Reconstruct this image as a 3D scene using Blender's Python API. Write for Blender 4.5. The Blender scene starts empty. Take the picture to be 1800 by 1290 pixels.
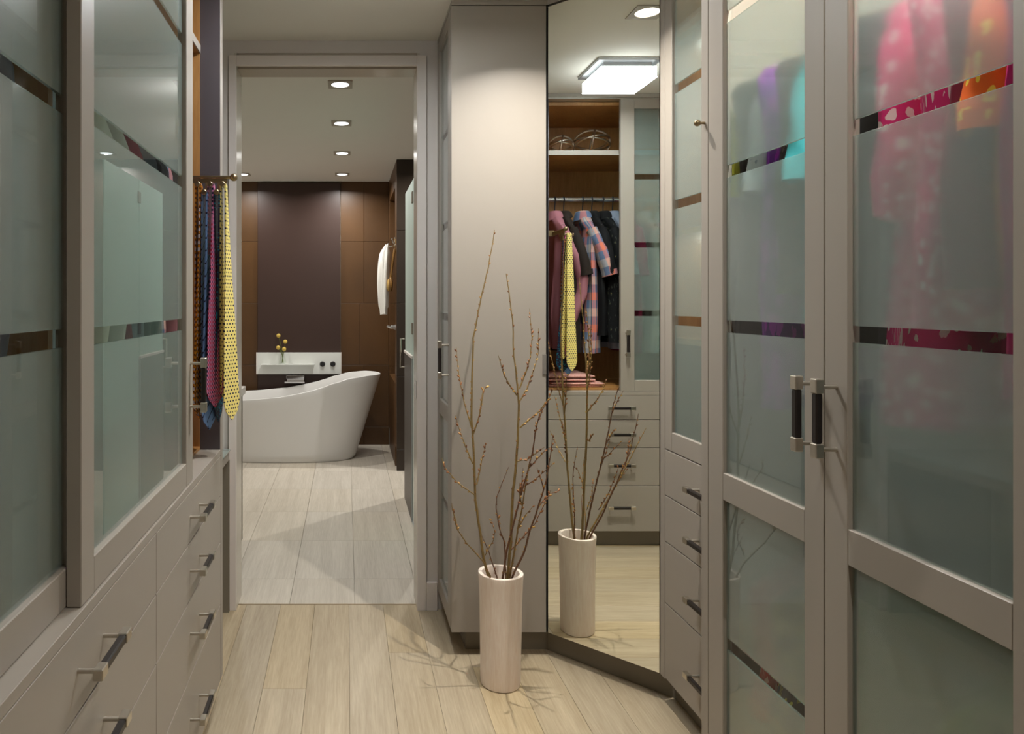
import bpy, bmesh, math, random
from mathutils import Vector, Matrix, Euler
random.seed(7)
PI = math.pi
SC = bpy.context.scene
COL = SC.collection

# ------------------------------------------------------------------ camera, light, exposure
F, VX, VY, H = 1235.0, 609.5, 532.5, 1.347          # pixels at 1800 wide, vanishing point, eye height
cam = bpy.data.cameras.new('camera'); camo = bpy.data.objects.new('camera', cam); COL.objects.link(camo)
camo.location = (0, 0, H); camo.rotation_euler = (PI/2, 0, 0)
cam.sensor_width = 36; cam.sensor_fit = 'HORIZONTAL'
cam.lens = 36*F/1800
cam.shift_x = (900-VX)/1800; cam.shift_y = (VY-645)/1800
cam.clip_start = 0.02
SC.camera = camo
w = bpy.data.worlds.new('world'); SC.world = w; w.use_nodes = True
w.node_tree.nodes['Background'].inputs[0].default_value = (0.9, 0.92, 1, 1)
w.node_tree.nodes['Background'].inputs[1].default_value = 0.02
SC.view_settings.view_transform = 'Standard'; SC.view_settings.look = 'None'
SC.view_settings.gamma = 1.0; SC.view_settings.use_curve_mapping = False
SC.view_settings.exposure = 0.17
SC.cycles.use_denoising = True
SC.cycles.max_bounces = 10; SC.cycles.diffuse_bounces = 5; SC.cycles.glossy_bounces = 5
SC.cycles.transmission_bounces = 8; SC.cycles.transparent_max_bounces = 16
SC.cycles.blur_glossy = 0.3; SC.cycles.sample_clamp_indirect = 6.0

DOWN_COL, LAMP_COL, BATH_COL = (1.0, .955, .885), (.94, .97, 1.0), (1.0, .97, .92)
P_LAMP, P_WASH, P_CLOSET, P_BATH = 54.0, 12.6, 10.5, 7.5

def area_light(name, x, y, z, size, power, col, spread=2.6, shape='DISK', sy=None):
    l = bpy.data.lights.new(name, 'AREA'); l.shape = shape; l.size = size
    if sy: l.size_y = sy
    l.energy = power; l.color = col; l.spread = spread
    o = bpy.data.objects.new(name, l); COL.objects.link(o); o.location = (x, y, z)
    return o
# recessed downlights: (x, y, watts, colour, room)
DOWN = [(.66, 2.25, P_WASH, DOWN_COL, 'closet'), (.74, 1.00, P_CLOSET*.40, DOWN_COL, 'closet'), (.76, .10, P_CLOSET*.75, DOWN_COL, 'closet'),
        (-.034, 3.70, P_BATH*.4, BATH_COL, 'bath'), (-.034, 4.50, P_BATH*.55, BATH_COL, 'bath'), (-.036, 5.40, P_BATH*1.25, BATH_COL, 'bath'),
        (-.040, 6.29, P_BATH*1.3, BATH_COL, 'bath'), (-.93, 6.29, P_BATH, BATH_COL, 'bath'), (.98, 5.40, P_BATH*2.3, BATH_COL, 'shower')]
for x, y, p, c, r in DOWN:
    area_light('downlight_lamp', x, y, 2.488, .02, p, c, 2.1 if y == 2.25 else 2.75)

# ------------------------------------------------------------------ materials
def newmat(name):
    m = bpy.data.materials.new(name); m.use_nodes = True
    return m, m.node_tree, m.node_tree.nodes['Principled BSDF']
class N:
    """small helper round a node tree"""
    def __init__(s, nt): s.nt = nt
    def node(s, t, **kw):
        n = s.nt.nodes.new(t)
        for k, v in kw.items(): setattr(n, k, v)
        return n
    def link(s, a, b): s.nt.links.new(a, b)
    def put(s, sock, v):
        if isinstance(v, bpy.types.NodeSocket): s.link(v, sock)
        else: sock.default_value = v
    def math(s, op, a, b=0.0, c=None):
        n = s.node('ShaderNodeMath', operation=op); s.put(n.inputs[0], a); s.put(n.inputs[1], b)
        if c is not None: s.put(n.inputs[2], c)
        return n.outputs[0]
    def mix(s, f, a, b, mode='MIX'):
        n = s.node('ShaderNodeMix', data_type='RGBA', blend_type=mode)
        s.put(n.inputs[0], f); s.put(n.inputs[6], rgba(a)); s.put(n.inputs[7], rgba(b))
        return n.outputs[2]
    def coord(s, which='Object', scale=(1, 1, 1), rot=(0, 0, 0)):
        tc = s.node('ShaderNodeTexCoord'); mp = s.node('ShaderNodeMapping')
        mp.inputs['Scale'].default_value = scale; mp.inputs['Rotation'].default_value = rot
        s.link(tc.outputs[which], mp.inputs[0]); return mp.outputs[0]
    def noise(s, vec, scale, detail=3, rough=.5, dist=0.0):
        n = s.node('ShaderNodeTexNoise'); s.link(vec, n.inputs['Vector'])
        n.inputs['Scale'].default_value = scale; n.inputs['Detail'].default_value = detail
        n.inputs['Roughness'].default_value = rough; n.inputs['Distortion'].default_value = dist
        return n.outputs[0]
    def ramp(s, f, stops):
        n = s.node('ShaderNodeValToRGB'); s.put(n.inputs[0], f)
        e = n.color_ramp.elements
        while len(e) < len(stops): e.new(.5)
        for i, (p, c) in enumerate(stops): e[i].position = p; e[i].color = rgba(c)
        return n.outputs[0]
    def bump(s, h, strength, bsdf, dist=.002):
        n = s.node('ShaderNodeBump'); n.inputs['Strength'].default_value = strength
        n.inputs['Distance'].default_value = dist; s.link(h, n.inputs['Height'])
        s.link(n.outputs[0], bsdf.inputs['Normal'])
    def uv(s):
        tc = s.node('ShaderNodeTexCoord'); sp = s.node('ShaderNodeSeparateXYZ')
        s.link(tc.outputs['UV'], sp.inputs[0]); return sp.outputs[0], sp.outputs[1], tc.outputs['UV']
def rgba(c):
    if isinstance(c, bpy.types.NodeSocket): return c
    return tuple(c) if len(c) == 4 else (c[0], c[1], c[2], 1)
def srgb(r, g, b):
    f = lambda v: (v/255/12.92) if v <= 10 else ((v/255+.055)/1.055)**2.4
    return (f(r), f(g), f(b))

def plain(name, col, rough=.5, metal=0.0, var=.06, nscale=6, bump=0.0, bscale=200, spec=.5, emit=0, coat=0):
    m, nt, b = newmat(name); n = N(nt)
    v = n.coord('Object')
    c2 = tuple(max(0, x*(1-var)) for x in col); c1 = tuple(x*(1+var) for x in col)
    n.link(n.mix(n.noise(v, nscale, 3), c2, c1), b.inputs['Base Color'])
    b.inputs['Roughness'].default_value = rough; b.inputs['Metallic'].default_value = metal
    b.inputs['Specular IOR Level'].default_value = spec
    if coat: b.inputs['Coat Weight'].default_value = coat; b.inputs['Coat Roughness'].default_value = .05
    if bump: n.bump(n.noise(v, bscale, 2), bump, b, .001)
    if emit:
        b.inputs['Emission Color'].default_value = rgba(col); b.inputs['Emission Strength'].default_value = emit
    return m
M = {}
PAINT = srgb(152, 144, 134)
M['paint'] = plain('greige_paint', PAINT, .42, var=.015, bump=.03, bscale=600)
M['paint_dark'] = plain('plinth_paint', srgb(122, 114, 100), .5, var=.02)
M['wall'] = plain('wall_paint', srgb(206, 199, 192), .7, var=.015, bump=.05, bscale=400)
M['ceiling'] = plain('ceiling_paint', srgb(224, 221, 212), .8, var=.01)
M['trim'] = plain('trim_paint', srgb(220, 211, 204), .45, var=.01)
M['nickel'] = plain('brushed_nickel', (.60, .56, .49), .28, 1.0, var=.08, nscale=90)
M['chrome'] = plain('chrome', (.75, .76, .78), .08, 1.0, var=.01)
M['bronze'] = plain('antique_brass', (.34, .26, .15), .33, 1.0, var=.1, nscale=40)
M['leather'] = plain('dark_leather', (.012, .008, .007), .38, var=.3, nscale=120, bump=.1, bscale=900)
M['black'] = plain('black_plastic', (.012, .012, .013), .4)
M['white_tub'] = plain('tub_white', (.76, .75, .73), .35, var=.01)
M['shelf_white'] = plain('white_glass', (.78, .80, .76), .12, var=.01, coat=.6)
M['towel'] = plain('towel_cotton', (.88, .86, .80), .95, var=.05, nscale=120, bump=1.0, bscale=240)
M['brush_wood'] = plain('brush_wood', srgb(124, 88, 38), .4, var=.2, nscale=30)
M['bristle'] = plain('bristles', srgb(180, 146, 84), .8, var=.25, nscale=300)
M['vanity'] = plain('vanity_wood', srgb(70, 58, 48), .45, var=.1)
M['shower_tile'] = plain('shower_stone', srgb(60, 50, 42), .4, var=.1, nscale=9)
M['trim_plate'] = plain('downlight_trim', srgb(172, 164, 150), .5, var=.01)
M['lens'] = plain('downlight_lens', (1, .95, .88), .5, var=0, emit=5)
M['lens_bath'] = plain('bath_downlight_lens', (.9, .96, 1.0), .5, var=0, emit=3)
M['diffuser'] = plain('lamp_diffuser', (.93, .97, 1.0), .5, var=0, emit=P_LAMP)
M['diffuser_side'] = plain('lamp_diffuser_side', (.93, .97, 1.0), .5, var=0, emit=P_LAMP*.07)
M['led'] = plain('led_strip', (1, .97, .92), .5, var=0, emit=9)  # unseen glow, added to brighten the tower's frosted glass
M['led_tall'] = plain('led_bar', (1, .97, .92), .5, var=0, emit=250)  # unseen glow, added to light the clothes in the tall wardrobe
M['lilac'] = plain('lilac_grey_laminate', srgb(80, 73, 76), .4, var=.02)  # shade of the end panel's front strip, put into the colour
M['lamp_metal'] = plain('lamp_metal', (.45, .46, .47), .35, .8, var=.02)
M['stem'] = plain('flower_stem', srgb(96, 110, 40), .6, var=.15)
M['billy'] = plain('billy_ball', srgb(206, 176, 84), .9, var=.3, nscale=260, bump=1, bscale=500)
M['bark'] = plain('twig_bark', srgb(122, 98, 52), .6, var=.35, nscale=60, bump=.3, bscale=200)
M['bark_red'] = plain('twig_red_bark', srgb(104, 70, 48), .6, var=.35, nscale=60, bump=.3, bscale=200)
m, nt, b = newmat('willow_bud'); M['bud'] = m; n = N(nt)
n.link(n.ramp(n.noise(n.coord('Object'), 38, 2), [(.34, srgb(96, 58, 36)), (.5, srgb(146, 92, 48)), (.66, srgb(186, 150, 76))]), b.inputs['Base Color']); b.inputs['Roughness'].default_value = .55
M['rod'] = plain('wardrobe_rod', (.66, .68, .66), .25, .9, var=.02)
M['grout'] = plain('grout', srgb(150, 142, 128), .9)
M['subfloor'] = plain('plank_gap', srgb(128, 108, 78), .9)
M['jamb'] = plain('jamb_paint', srgb(200, 192, 180), .22, var=.01)
M['track'] = plain('sliding_track', (.50, .49, .46), .3, .9, var=.03)

def wood(name, dark, light, axis=1, scale=5.0, rough=.45, stretch=.06, bump=.08, vary=0.0, dist=.6):
    m, nt, b = newmat(name); n = N(nt)
    sc = [1, 1, 1]; sc[axis] = stretch
    tc = n.node('ShaderNodeTexCoord'); oi = n.node('ShaderNodeObjectInfo')
    add = n.node('ShaderNodeVectorMath', operation='ADD'); cmb = n.node('ShaderNodeCombineXYZ')
    r10 = n.math('MULTIPLY', oi.outputs['Random'], 37.0)
    for i in range(3): n.link(r10, cmb.inputs[i])
    n.link(tc.outputs['Object'], add.inputs[0]); n.link(cmb.outputs[0], add.inputs[1])
    mp = n.node('ShaderNodeMapping'); mp.inputs['Scale'].default_value = sc; n.link(add.outputs[0], mp.inputs[0])
    g1 = n.noise(mp.outputs[0], scale*3, 5, .6, dist)
    g2 = n.noise(mp.outputs[0], scale*32, 3, .65, .2)
    g = n.math('ADD', n.math('MULTIPLY', g1, .52), n.math('MULTIPLY', g2, .48))
    c = n.ramp(g, [(.30, dark), (.68, light)])
    if vary:
        hs = n.node('ShaderNodeHueSaturation')
        n.link(n.math('MULTIPLY_ADD', oi.outputs['Random'], vary, 1-vary/2), hs.inputs['Value'])
        fr = n.math('FRACT', n.math('MULTIPLY', oi.outputs['Random'], 7.31))
        n.link(n.math('MULTIPLY_ADD', fr, .22, .86), hs.inputs['Saturation'])
        n.link(c, hs.inputs['Color']); c = hs.outputs[0]
    n.link(c, b.inputs['Base Color']); b.inputs['Roughness'].default_value = rough
    n.bump(g2, bump, b, .001)
    return m
M['oak'] = wood('pale_oak', srgb(150, 131, 100), srgb(186, 169, 139), 1, 5.0, .42, .05, .08, .16)
M['maple'] = wood('maple_ply', srgb(146, 100, 52), srgb(184, 136, 80), 2, 3.0, .45, .12, .03)
M['whitewash'] = wood('whitewashed_wood', srgb(228, 206, 188), srgb(246, 234, 222), 2, 5.0, .5, .10, .08, 0, 1.2)
M['bath_tile'] = wood('brushed_stone_tile', srgb(170, 160, 144), srgb(204, 195, 180), 1, 6.0, .45, .035, .05, .05, .1)
def leather_tile(name, c0, c1):
    m, nt, b = newmat(name); n = N(nt); v = n.coord('Object')
    oi = n.node('ShaderNodeObjectInfo')
    c = n.mix(n.noise(v, 3.2, 5, .6), c0, c1)
    hs = n.node('ShaderNodeHueSaturation'); n.link(c, hs.inputs['Color'])
    n.link(n.math('MULTIPLY_ADD', oi.outputs['Random'], .14, .93), hs.inputs['Value'])
    n.link(hs.outputs[0], b.inputs['Base Color']); b.inputs['Roughness'].default_value = .42
    n.bump(n.noise(v, 160, 3), .12, b, .001); return m
M['brown_tile'] = leather_tile('brown_leather_tile', srgb(70, 46, 21), srgb(93, 62, 28))
M['brown_panel'] = leather_tile('plum_brown_panel', srgb(54, 37, 31), srgb(60, 42, 36))
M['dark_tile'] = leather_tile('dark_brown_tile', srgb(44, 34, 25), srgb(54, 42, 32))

def front_only(n, fr):
    """reflect at the outer skin only, so that a thin pane does not reflect totally inside"""
    g = n.node('ShaderNodeNewGeometry')
    return n.math('MULTIPLY', fr.outputs[0], n.math('SUBTRACT', 1.0, g.outputs['Backfacing']))
def frosted(name, tint, rough, body, share=.5, gloss=.015, ior=1.42):
    m, nt, b = newmat(name); n = N(nt)
    b.inputs['Base Color'].default_value = rgba(tint); b.inputs['Roughness'].default_value = rough
    b.inputs['Transmission Weight'].default_value = 1.0; b.inputs['IOR'].default_value = 1.35
    b.inputs['Specular IOR Level'].default_value = .3
    out = nt.nodes['Material Output']
    tr = n.node('ShaderNodeBsdfTranslucent'); tr.inputs[0].default_value = rgba(body)
    df = n.node('ShaderNodeBsdfDiffuse'); df.inputs[0].default_value = rgba(body)
    m1 = n.node('ShaderNodeMixShader'); m1.inputs[0].default_value = .75
    n.link(tr.outputs[0], m1.inputs[1]); n.link(df.outputs[0], m1.inputs[2])
    m2 = n.node('ShaderNodeMixShader'); m2.inputs[0].default_value = share
    n.link(b.outputs[0], m2.inputs[1]); n.link(m1.outputs[0], m2.inputs[2])
    gl = n.node('ShaderNodeBsdfGlossy'); gl.inputs['Roughness'].default_value = gloss
    gl.inputs['Color'].default_value = (1, 1, 1, 1)
    fr = n.node('ShaderNodeFresnel'); fr.inputs[0].default_value = ior
    m3 = n.node('ShaderNodeMixShader'); n.link(front_only(n, fr), m3.inputs[0])
    n.link(m2.outputs[0], m3.inputs[1]); n.link(gl.outputs[0], m3.inputs[2])
    n.link(m3.outputs[0], out.inputs[0]); return m
def clear_glass(name, tint, ior=1.45):
    m, nt, b = newmat(name); n = N(nt); out = nt.nodes['Material Output']
    tp = n.node('ShaderNodeBsdfTransparent'); tp.inputs[0].default_value = rgba(tint)
    gl = n.node('ShaderNodeBsdfGlossy'); gl.inputs['Roughness'].default_value = .01
    fr = n.node('ShaderNodeFresnel'); fr.inputs[0].default_value = ior
    mx = n.node('ShaderNodeMixShader'); n.link(front_only(n, fr), mx.inputs[0])
    n.link(tp.outputs[0], mx.inputs[1]); n.link(gl.outputs[0], mx.inputs[2]); n.link(mx.outputs[0], out.inputs[0])
    return m
M['frost'] = frosted('frosted_glass', (.80, .93, .88), .26, srgb(202, 221, 216), .18, .012, 1.58)
M['frost_shower'] = frosted('shower_glass', (.78, .93, .88), .30, srgb(186, 226, 212), .6, .45, 1.3)
M['clear'] = clear_glass('clear_glass_band', (.93, .96, .94))
M['vase_glass'] = clear_glass('vase_glass', (.99, 1.0, .99), 1.4)
m, nt, b = newmat('mirror_glass'); M['mirror'] = m
b.inputs['Metallic'].default_value = 1; b.inputs['Roughness'].default_value = .0
b.inputs['Base Color'].default_value = (.96, .99, .94, 1)
M['desk_glass'] = plain('desk_glass', srgb(150, 166, 160), .08, var=.01, coat=.8)

# cloth
def cloth(name, col_fn, rough=.85, bump=.25):
    m, nt, b = newmat(name); n = N(nt)
    u, v, uv = n.uv()
    n.put(b.inputs['Base Color'], rgba(col_fn(n, u, v, uv)))
    b.inputs['Roughness'].default_value = rough; b.inputs['Specular IOR Level'].default_value = .25
    b.inputs['Sheen Weight'].default_value = 0.0
    n.bump(n.noise(uv, 700, 2), bump, b, .0006); return m
def solid(c, var=.12):
    def f(n, u, v, uv): return n.mix(n.noise(uv, 9, 3), tuple(x*(1-var) for x in c), tuple(x*(1+var) for x in c))
    return f
def fr(n, x, k): return n.math('FRACT', n.math('MULTIPLY', x, k))
def below(n, x, t): return n.math('LESS_THAN', x, t)
def dots(bg, fg, pitch=.0145, r=.25):
    def f(n, u, v, uv):
        row = n.math('FLOOR', n.math('DIVIDE', v, pitch*.8))
        off = n.math('MULTIPLY', n.math('MODULO', row, 2.0), .5)
        a = n.math('SUBTRACT', n.math('FRACT', n.math('ADD', n.math('DIVIDE', u, pitch), off)), .5)
        c = n.math('SUBTRACT', fr(n, v, 1/(pitch*.8)), .5)
        d = n.math('SQRT', n.math('ADD', n.math('MULTIPLY', a, a), n.math('MULTIPLY', c, c)))
        return n.mix(below(n, d, r), bg, fg)
    return f
def diag(bg, fg, k=24, wdt=.12):
    def f(n, u, v, uv):
        s = n.math('FRACT', n.math('MULTIPLY', n.math('ADD', v, n.math('MULTIPLY', u, 1.0)), k))
        return n.mix(below(n, s, wdt), bg, fg)
    return f
def blocks(bg, fg, fg2):
    def f(n, u, v, uv):
        a = fr(n, u, 95); c = fr(n, v, 75); d = fr(n, n.math('ADD', v, .0067), 75)
        k = n.math('MULTIPLY', below(n, a, .42), below(n, c, .55))
        k2 = n.math('MULTIPLY', below(n, n.math('FRACT', n.math('ADD', a, .5)), .4), below(n, d, .5))
        return n.mix(k2, n.mix(k, bg, fg), fg2)
    return f
def chain(bg, fg, hi):
    def f(n, u, v, uv):
        wv = n.math('SINE', n.math('ADD', n.math('MULTIPLY', v, 420), n.math('MULTIPLY', n.math('SINE', n.math('MULTIPLY', u, 330)), 1.6)))
        c = n.mix(below(n, wv, -.1), bg, fg)
        k = n.math('MULTIPLY', below(n, fr(n, u, 50), .28), below(n, fr(n, v, 48), .5))
        return n.mix(k, c, hi)
    return f
def blotch(bg, fg, scale=60, t=.34, fg2=None):
    def f(n, u, v, uv):
        vo = n.node('ShaderNodeTexVoronoi'); vo.inputs['Scale'].default_value = scale
        mp = n.node('ShaderNodeVectorMath', operation='ADD'); nz = n.node('ShaderNodeTexNoise'); nz.inputs['Scale'].default_value = scale*1.3
        sc = n.node('ShaderNodeVectorMath', operation='SCALE'); sc.inputs['Scale'].default_value = 1.1/scale
        n.link(uv, nz.inputs['Vector']); n.link(nz.outputs['Color'], sc.inputs[0])
        n.link(uv, mp.inputs[0]); n.link(sc.outputs[0], mp.inputs[1]); n.link(mp.outputs[0], vo.inputs['Vector'])
        c = n.mix(below(n, vo.outputs[0], t), bg, fg)
        if fg2: c = n.mix(below(n, vo.outputs[0], t*.35), c, fg2)
        return c
    return f
def gingham(bg, fg, k=130):
    def f(n, u, v, uv):
        s = n.math('MULTIPLY', n.math('ADD', below(n, fr(n, u, k), .5), below(n, fr(n, v, k), .5)), .5)
        return n.mix(s, bg, fg)
    return f
def plaid(cols, k=14):
    def f(n, u, v, uv):
        res = []; L = len(cols)
        for s, sh in ((u, 0.0), (v, 2.0)):
            c = n.math('FLOOR', n.math('MULTIPLY', s, k))
            w_ = n.math('FRACT', n.math('DIVIDE', n.math('ADD', n.math('ADD', c, sh), .5), float(L)))
            rp = n.node('ShaderNodeValToRGB'); rp.color_ramp.interpolation = 'CONSTANT'; n.link(w_, rp.inputs[0])
            e = rp.color_ramp.elements
            while len(e) < L: e.new(.5)
            for i, q in enumerate(cols): e[i].position = i/L; e[i].color = rgba(q)
            res.append(rp.outputs[0])
        return n.mix(.5, res[0], res[1])
    return f
M['tie_gold'] = cloth('tie_gold', chain(srgb(190, 120, 24), srgb(92, 48, 12), srgb(190, 184, 190)), .45)
M['tie_blue'] = cloth('tie_blue', diag(srgb(104, 136, 182), srgb(16, 22, 50), 26, .13), .4)
M['tie_pink'] = cloth('tie_pink', blocks(srgb(186, 116, 150), srgb(40, 28, 60), srgb(166, 30, 66)), .5)
M['tie_teal'] = cloth('tie_teal', blotch(srgb(30, 22, 46), srgb(20, 112, 130), 110, .36), .5)
M['tie_yellow'] = cloth('tie_yellow', dots(srgb(226, 208, 124), srgb(34, 36, 56)), .5)
M['c_pink'] = cloth('shirt_pink', solid(srgb(152, 100, 110), .08))
M['c_brown'] = cloth('shirt_dark_brown', solid(srgb(34, 26, 21)))
M['c_plaid'] = cloth('shirt_plaid', plaid([srgb(204, 112, 86), srgb(92, 114, 146), srgb(186, 178, 170), srgb(88, 104, 132)], 22))
M['c_black'] = cloth('shirt_black', solid(srgb(12, 12, 14)))
M['c_leaf'] = cloth('shirt_black_leaf', blotch(srgb(9, 10, 12), srgb(50, 54, 50), 26, .26, srgb(150, 140, 50)))
M['c_greyblue'] = cloth('shirt_grey_blue', solid(srgb(126, 136, 152)))
M['c_gingham'] = cloth('shirt_gingham', gingham(srgb(226, 196, 186), srgb(196, 116, 104)))
M['c_white'] = cloth('dress_white', blotch(srgb(206, 208, 212), srgb(158, 164, 174), 30, .2))
M['c_yellow'] = cloth('dress_yellow', solid(srgb(226, 220, 70)))
M['c_purple'] = cloth('dress_purple', blotch(srgb(96, 20, 130), srgb(156, 30, 170), 16, .42))
M['c_lace'] = cloth('dress_lace', blotch(srgb(34, 22, 24), srgb(150, 110, 100), 70, .28))
M['c_turq'] = cloth('dress_turquoise', solid(srgb(86, 196, 206), .1))
M['c_pinkflower'] = cloth('kimono_pink', blotch(srgb(214, 18, 112), srgb(240, 214, 214), 27, .33))
M['c_wine'] = cloth('dress_wine', solid(srgb(120, 10, 50)))
M['c_orange'] = cloth('dress_orange', blotch(srgb(230, 96, 20), srgb(244, 206, 70), 24, .3, srgb(220, 40, 120)))
M['c_magenta'] = cloth('dress_magenta', solid(srgb(206, 16, 112), .2))
M['c_pdot'] = cloth('dress_ochre', dots(srgb(150, 96, 40), srgb(70, 40, 24), .012))
M['c_mint'] = cloth('dress_mint', solid(srgb(120, 190, 160)))
M['c_red'] = cloth('skirt_red', blotch(srgb(190, 50, 50), srgb(222, 150, 140), 22, .3))
M['c_floral'] = cloth('skirt_floral', blotch(srgb(60, 60, 66), srgb(206, 190, 90), 20, .34, srgb(220, 130, 140)))
M['c_green'] = cloth('skirt_green', solid(srgb(96, 150, 24)))
M['c_beige'] = cloth('shirt_beige', solid(srgb(170, 150, 120)))
M['c_navy'] = cloth('shirt_navy', solid(srgb(24, 36, 56)))
M['c_rust'] = cloth('shirt_rust', solid(srgb(86, 50, 28)))
M['c_pale'] = cloth('shirt_pale_grey', solid(srgb(190, 192, 188)))
M['c_cream'] = cloth('shirt_white', solid(srgb(222, 222, 214)))
M['c_sage'] = cloth('shirt_sage', solid(srgb(178, 190, 178)))
M['c_paleblue'] = cloth('shirt_pale_blue', solid(srgb(176, 190, 200)))
M['c_slate'] = cloth('shirt_slate', solid(srgb(96, 102, 116)))

# ------------------------------------------------------------------ builders
ORIG = {}
class MB:
    def __init__(s): s.bm = bmesh.new(); s.uvl = s.bm.loops.layers.uv.new('UVMap'); s.mi = 0
    def quad(s, vs, uvs=None):
        try: f = s.bm.faces.new(vs)
        except ValueError: return None
        f.material_index = s.mi
        if uvs:
            for l, q in zip(f.loops, uvs): l[s.uvl].uv = q
        return f
    def box(s, x0, x1, y0, y1, z0, z1, bev=0.0, seg=1):
        x0, x1 = sorted((x0, x1)); y0, y1 = sorted((y0, y1)); z0, z1 = sorted((z0, z1))
        r = bmesh.ops.create_cube(s.bm, size=1.0, matrix=Matrix.Translation(((x0+x1)/2, (y0+y1)/2, (z0+z1)/2)) @ Matrix.Diagonal((x1-x0, y1-y0, z1-z0, 1)))
        fs = set(f for v in r['verts'] for f in v.link_faces)
        for f in fs: f.material_index = s.mi
        if bev:
            es = set(e for v in r['verts'] for e in v.link_edges)
            bmesh.ops.bevel(s.bm, geom=list(es), offset=bev, segments=seg, affect='EDGES', profile=.5, material=s.mi)
        return s
    def slab(s, x0, x1, y0, y1, z0, z1, ch, axis=2, sign=1):
        """cheap piece with chamfered edges on one face only"""
        def mp(a, b, c):
            return {2: (a, b, c), 1: (a, c, b), 0: (c, a, b)}[axis]
        if axis == 2: a0, a1, b0, b1, c0, c1 = x0, x1, y0, y1, z0, z1
        elif axis == 1: a0, a1, b0, b1, c0, c1 = x0, x1, z0, z1, y0, y1
        else: a0, a1, b0, b1, c0, c1 = y0, y1, z0, z1, x0, x1
        if sign < 0: c0, c1 = c1, c0
        d = ch if c1 > c0 else -ch
        rows = []
        for cc, i in ((c0, 0), (c1-d, 0), (c1, ch)):
            rows.append([s.bm.verts.new(mp(a, b, cc)) for a, b in ((a0+i, b0+i), (a1-i, b0+i), (a1-i, b1-i), (a0+i, b1-i))])
        s.quad(rows[0][::-1]); s.quad(rows[2])
        for r0, r1 in zip(rows, rows[1:]):
            for k in range(4): s.quad([r0[k], r0[(k+1) % 4], r1[(k+1) % 4], r1[k]])
        return s
    def grid(s, P, uv=None, close=False):
        V = [[s.bm.verts.new(p) for p in row] for row in P]
        for i in range(len(V)-1):
            nj = len(V[i]); rng = range(nj if close else nj-1)
            for j in rng:
                j2 = (j+1) % nj
                q = None
                if uv:
                    q = [uv(i, j), uv(i, j+1), uv(i+1, j+1), uv(i+1, j)]
                s.quad([V[i][j], V[i][j2], V[i+1][j2], V[i+1][j]], q)
        return V
    def cap(s, ring, flip=False):
        try:
            f = s.bm.faces.new(ring[::-1] if flip else ring); f.material_index = s.mi
        except ValueError: pass
    def tube(s, pts, r, seg=8, caps=True):
        pts = [Vector(p) for p in pts]
        rr = r if isinstance(r, (list, tuple)) else [r]*len(pts)
        up = None; rings = []
        for i, p in enumerate(pts):
            t = (pts[min(i+1, len(pts)-1)] - pts[max(i-1, 0)])
            t = t.normalized() if t.length > 1e-9 else Vector((0, 0, 1))
            if up is None:
                up = t.orthogonal().normalized()
            else:
                up = (up - t*up.dot(t)); up = up.normalized() if up.length > 1e-6 else t.orthogonal().normalized()
            sd = t.cross(up)
            rings.append([p + (up*math.cos(2*PI*k/seg) + sd*math.sin(2*PI*k/seg))*rr[i] for k in range(seg)])
        V = s.grid(rings, close=True)
        if caps: s.cap(V[0], True); s.cap(V[-1])
        return s
    def lathe(s, prof, c=(0, 0, 0), seg=24, axis='z', capb=True, capt=True, wob=None):
        rings = []
        for i, (r, z) in enumerate(prof):
            ring = []
            for k in range(seg):
                a = 2*PI*k/seg; q = r*(wob(a, z) if wob else 1)
                p = (q*math.cos(a), q*math.sin(a), z)
                if axis == 'x': p = (p[2], p[0], p[1])
                elif axis == 'y': p = (p[1], p[2], p[0])
                ring.append((p[0]+c[0], p[1]+c[1], p[2]+c[2]))
            rings.append(ring)
        V = s.grid(rings, close=True)
        if capb: s.cap(V[0], True)
        if capt: s.cap(V[-1])
        return s
    def prism(s, poly, z0, z1):
        a = [s.bm.verts.new((x, y, z0)) for x, y in poly]; b = [s.bm.verts.new((x, y, z1)) for x, y in poly]
        s.cap(a, True); s.cap(b)
        for i in range(len(a)): s.quad([a[i], a[(i+1) % len(a)], b[(i+1) % len(a)], b[i]])
        return s
    def ball(s, c, r, sub=2, sc=(1, 1, 1), rot=None):
        mt = Matrix.Translation(c)
        if rot is not None: mt = mt @ rot
        rs = bmesh.ops.create_icosphere(s.bm, subdivisions=sub, radius=r, matrix=mt @ Matrix.Diagonal((*sc, 1)))
        for v in rs['verts']:
            for f in v.link_faces: f.material_index = s.mi
        return s
    def mesh(s, name, mats, smooth=False, solid=0.0):
        bmesh.ops.recalc_face_normals(s.bm, faces=s.bm.faces)
        if solid: bmesh.ops.solidify(s.bm, geom=s.bm.faces[:], thickness=solid)
        me = bpy.data.meshes.new(name); s.bm.to_mesh(me); s.bm.free()
        for mm in (mats if isinstance(mats, (list, tuple)) else [mats]): me.materials.append(M[mm])
        if smooth:
            for p in me.polygons: p.use_smooth = True
            me.set_sharp_from_angle(angle=math.radians(38))
        return me
    def build(s, name, mats, parent=None, smooth=False, solid=0.0, org=None):
        me = s.mesh(name, mats, smooth, solid)
        o = bpy.data.objects.new(name, me); COL.objects.link(o)
        if parent is not None:
            og = ORIG[parent.name]; me.transform(Matrix.Translation(-og)); o.parent = parent; ORIG[o.name] = og
        else:
            og = Vector(org) if org else Vector((0, 0, 0))
            me.transform(Matrix.Translation(-og)); o.location = og; ORIG[o.name] = og
        return o
def thing(name, label, cat, loc=(0, 0, 0), group=None):
    o = bpy.data.objects.new(name, None); COL.objects.link(o); o.location = loc; o.empty_display_size = .05
    ORIG[o.name] = Vector(loc); return tag(o, label, cat, group)
def tag(o, label, cat, group=None):
    o['label'] = label; o['category'] = cat
    if group: o['group'] = group
    return o
def struct(o): o['kind'] = 'structure'; return o
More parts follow.
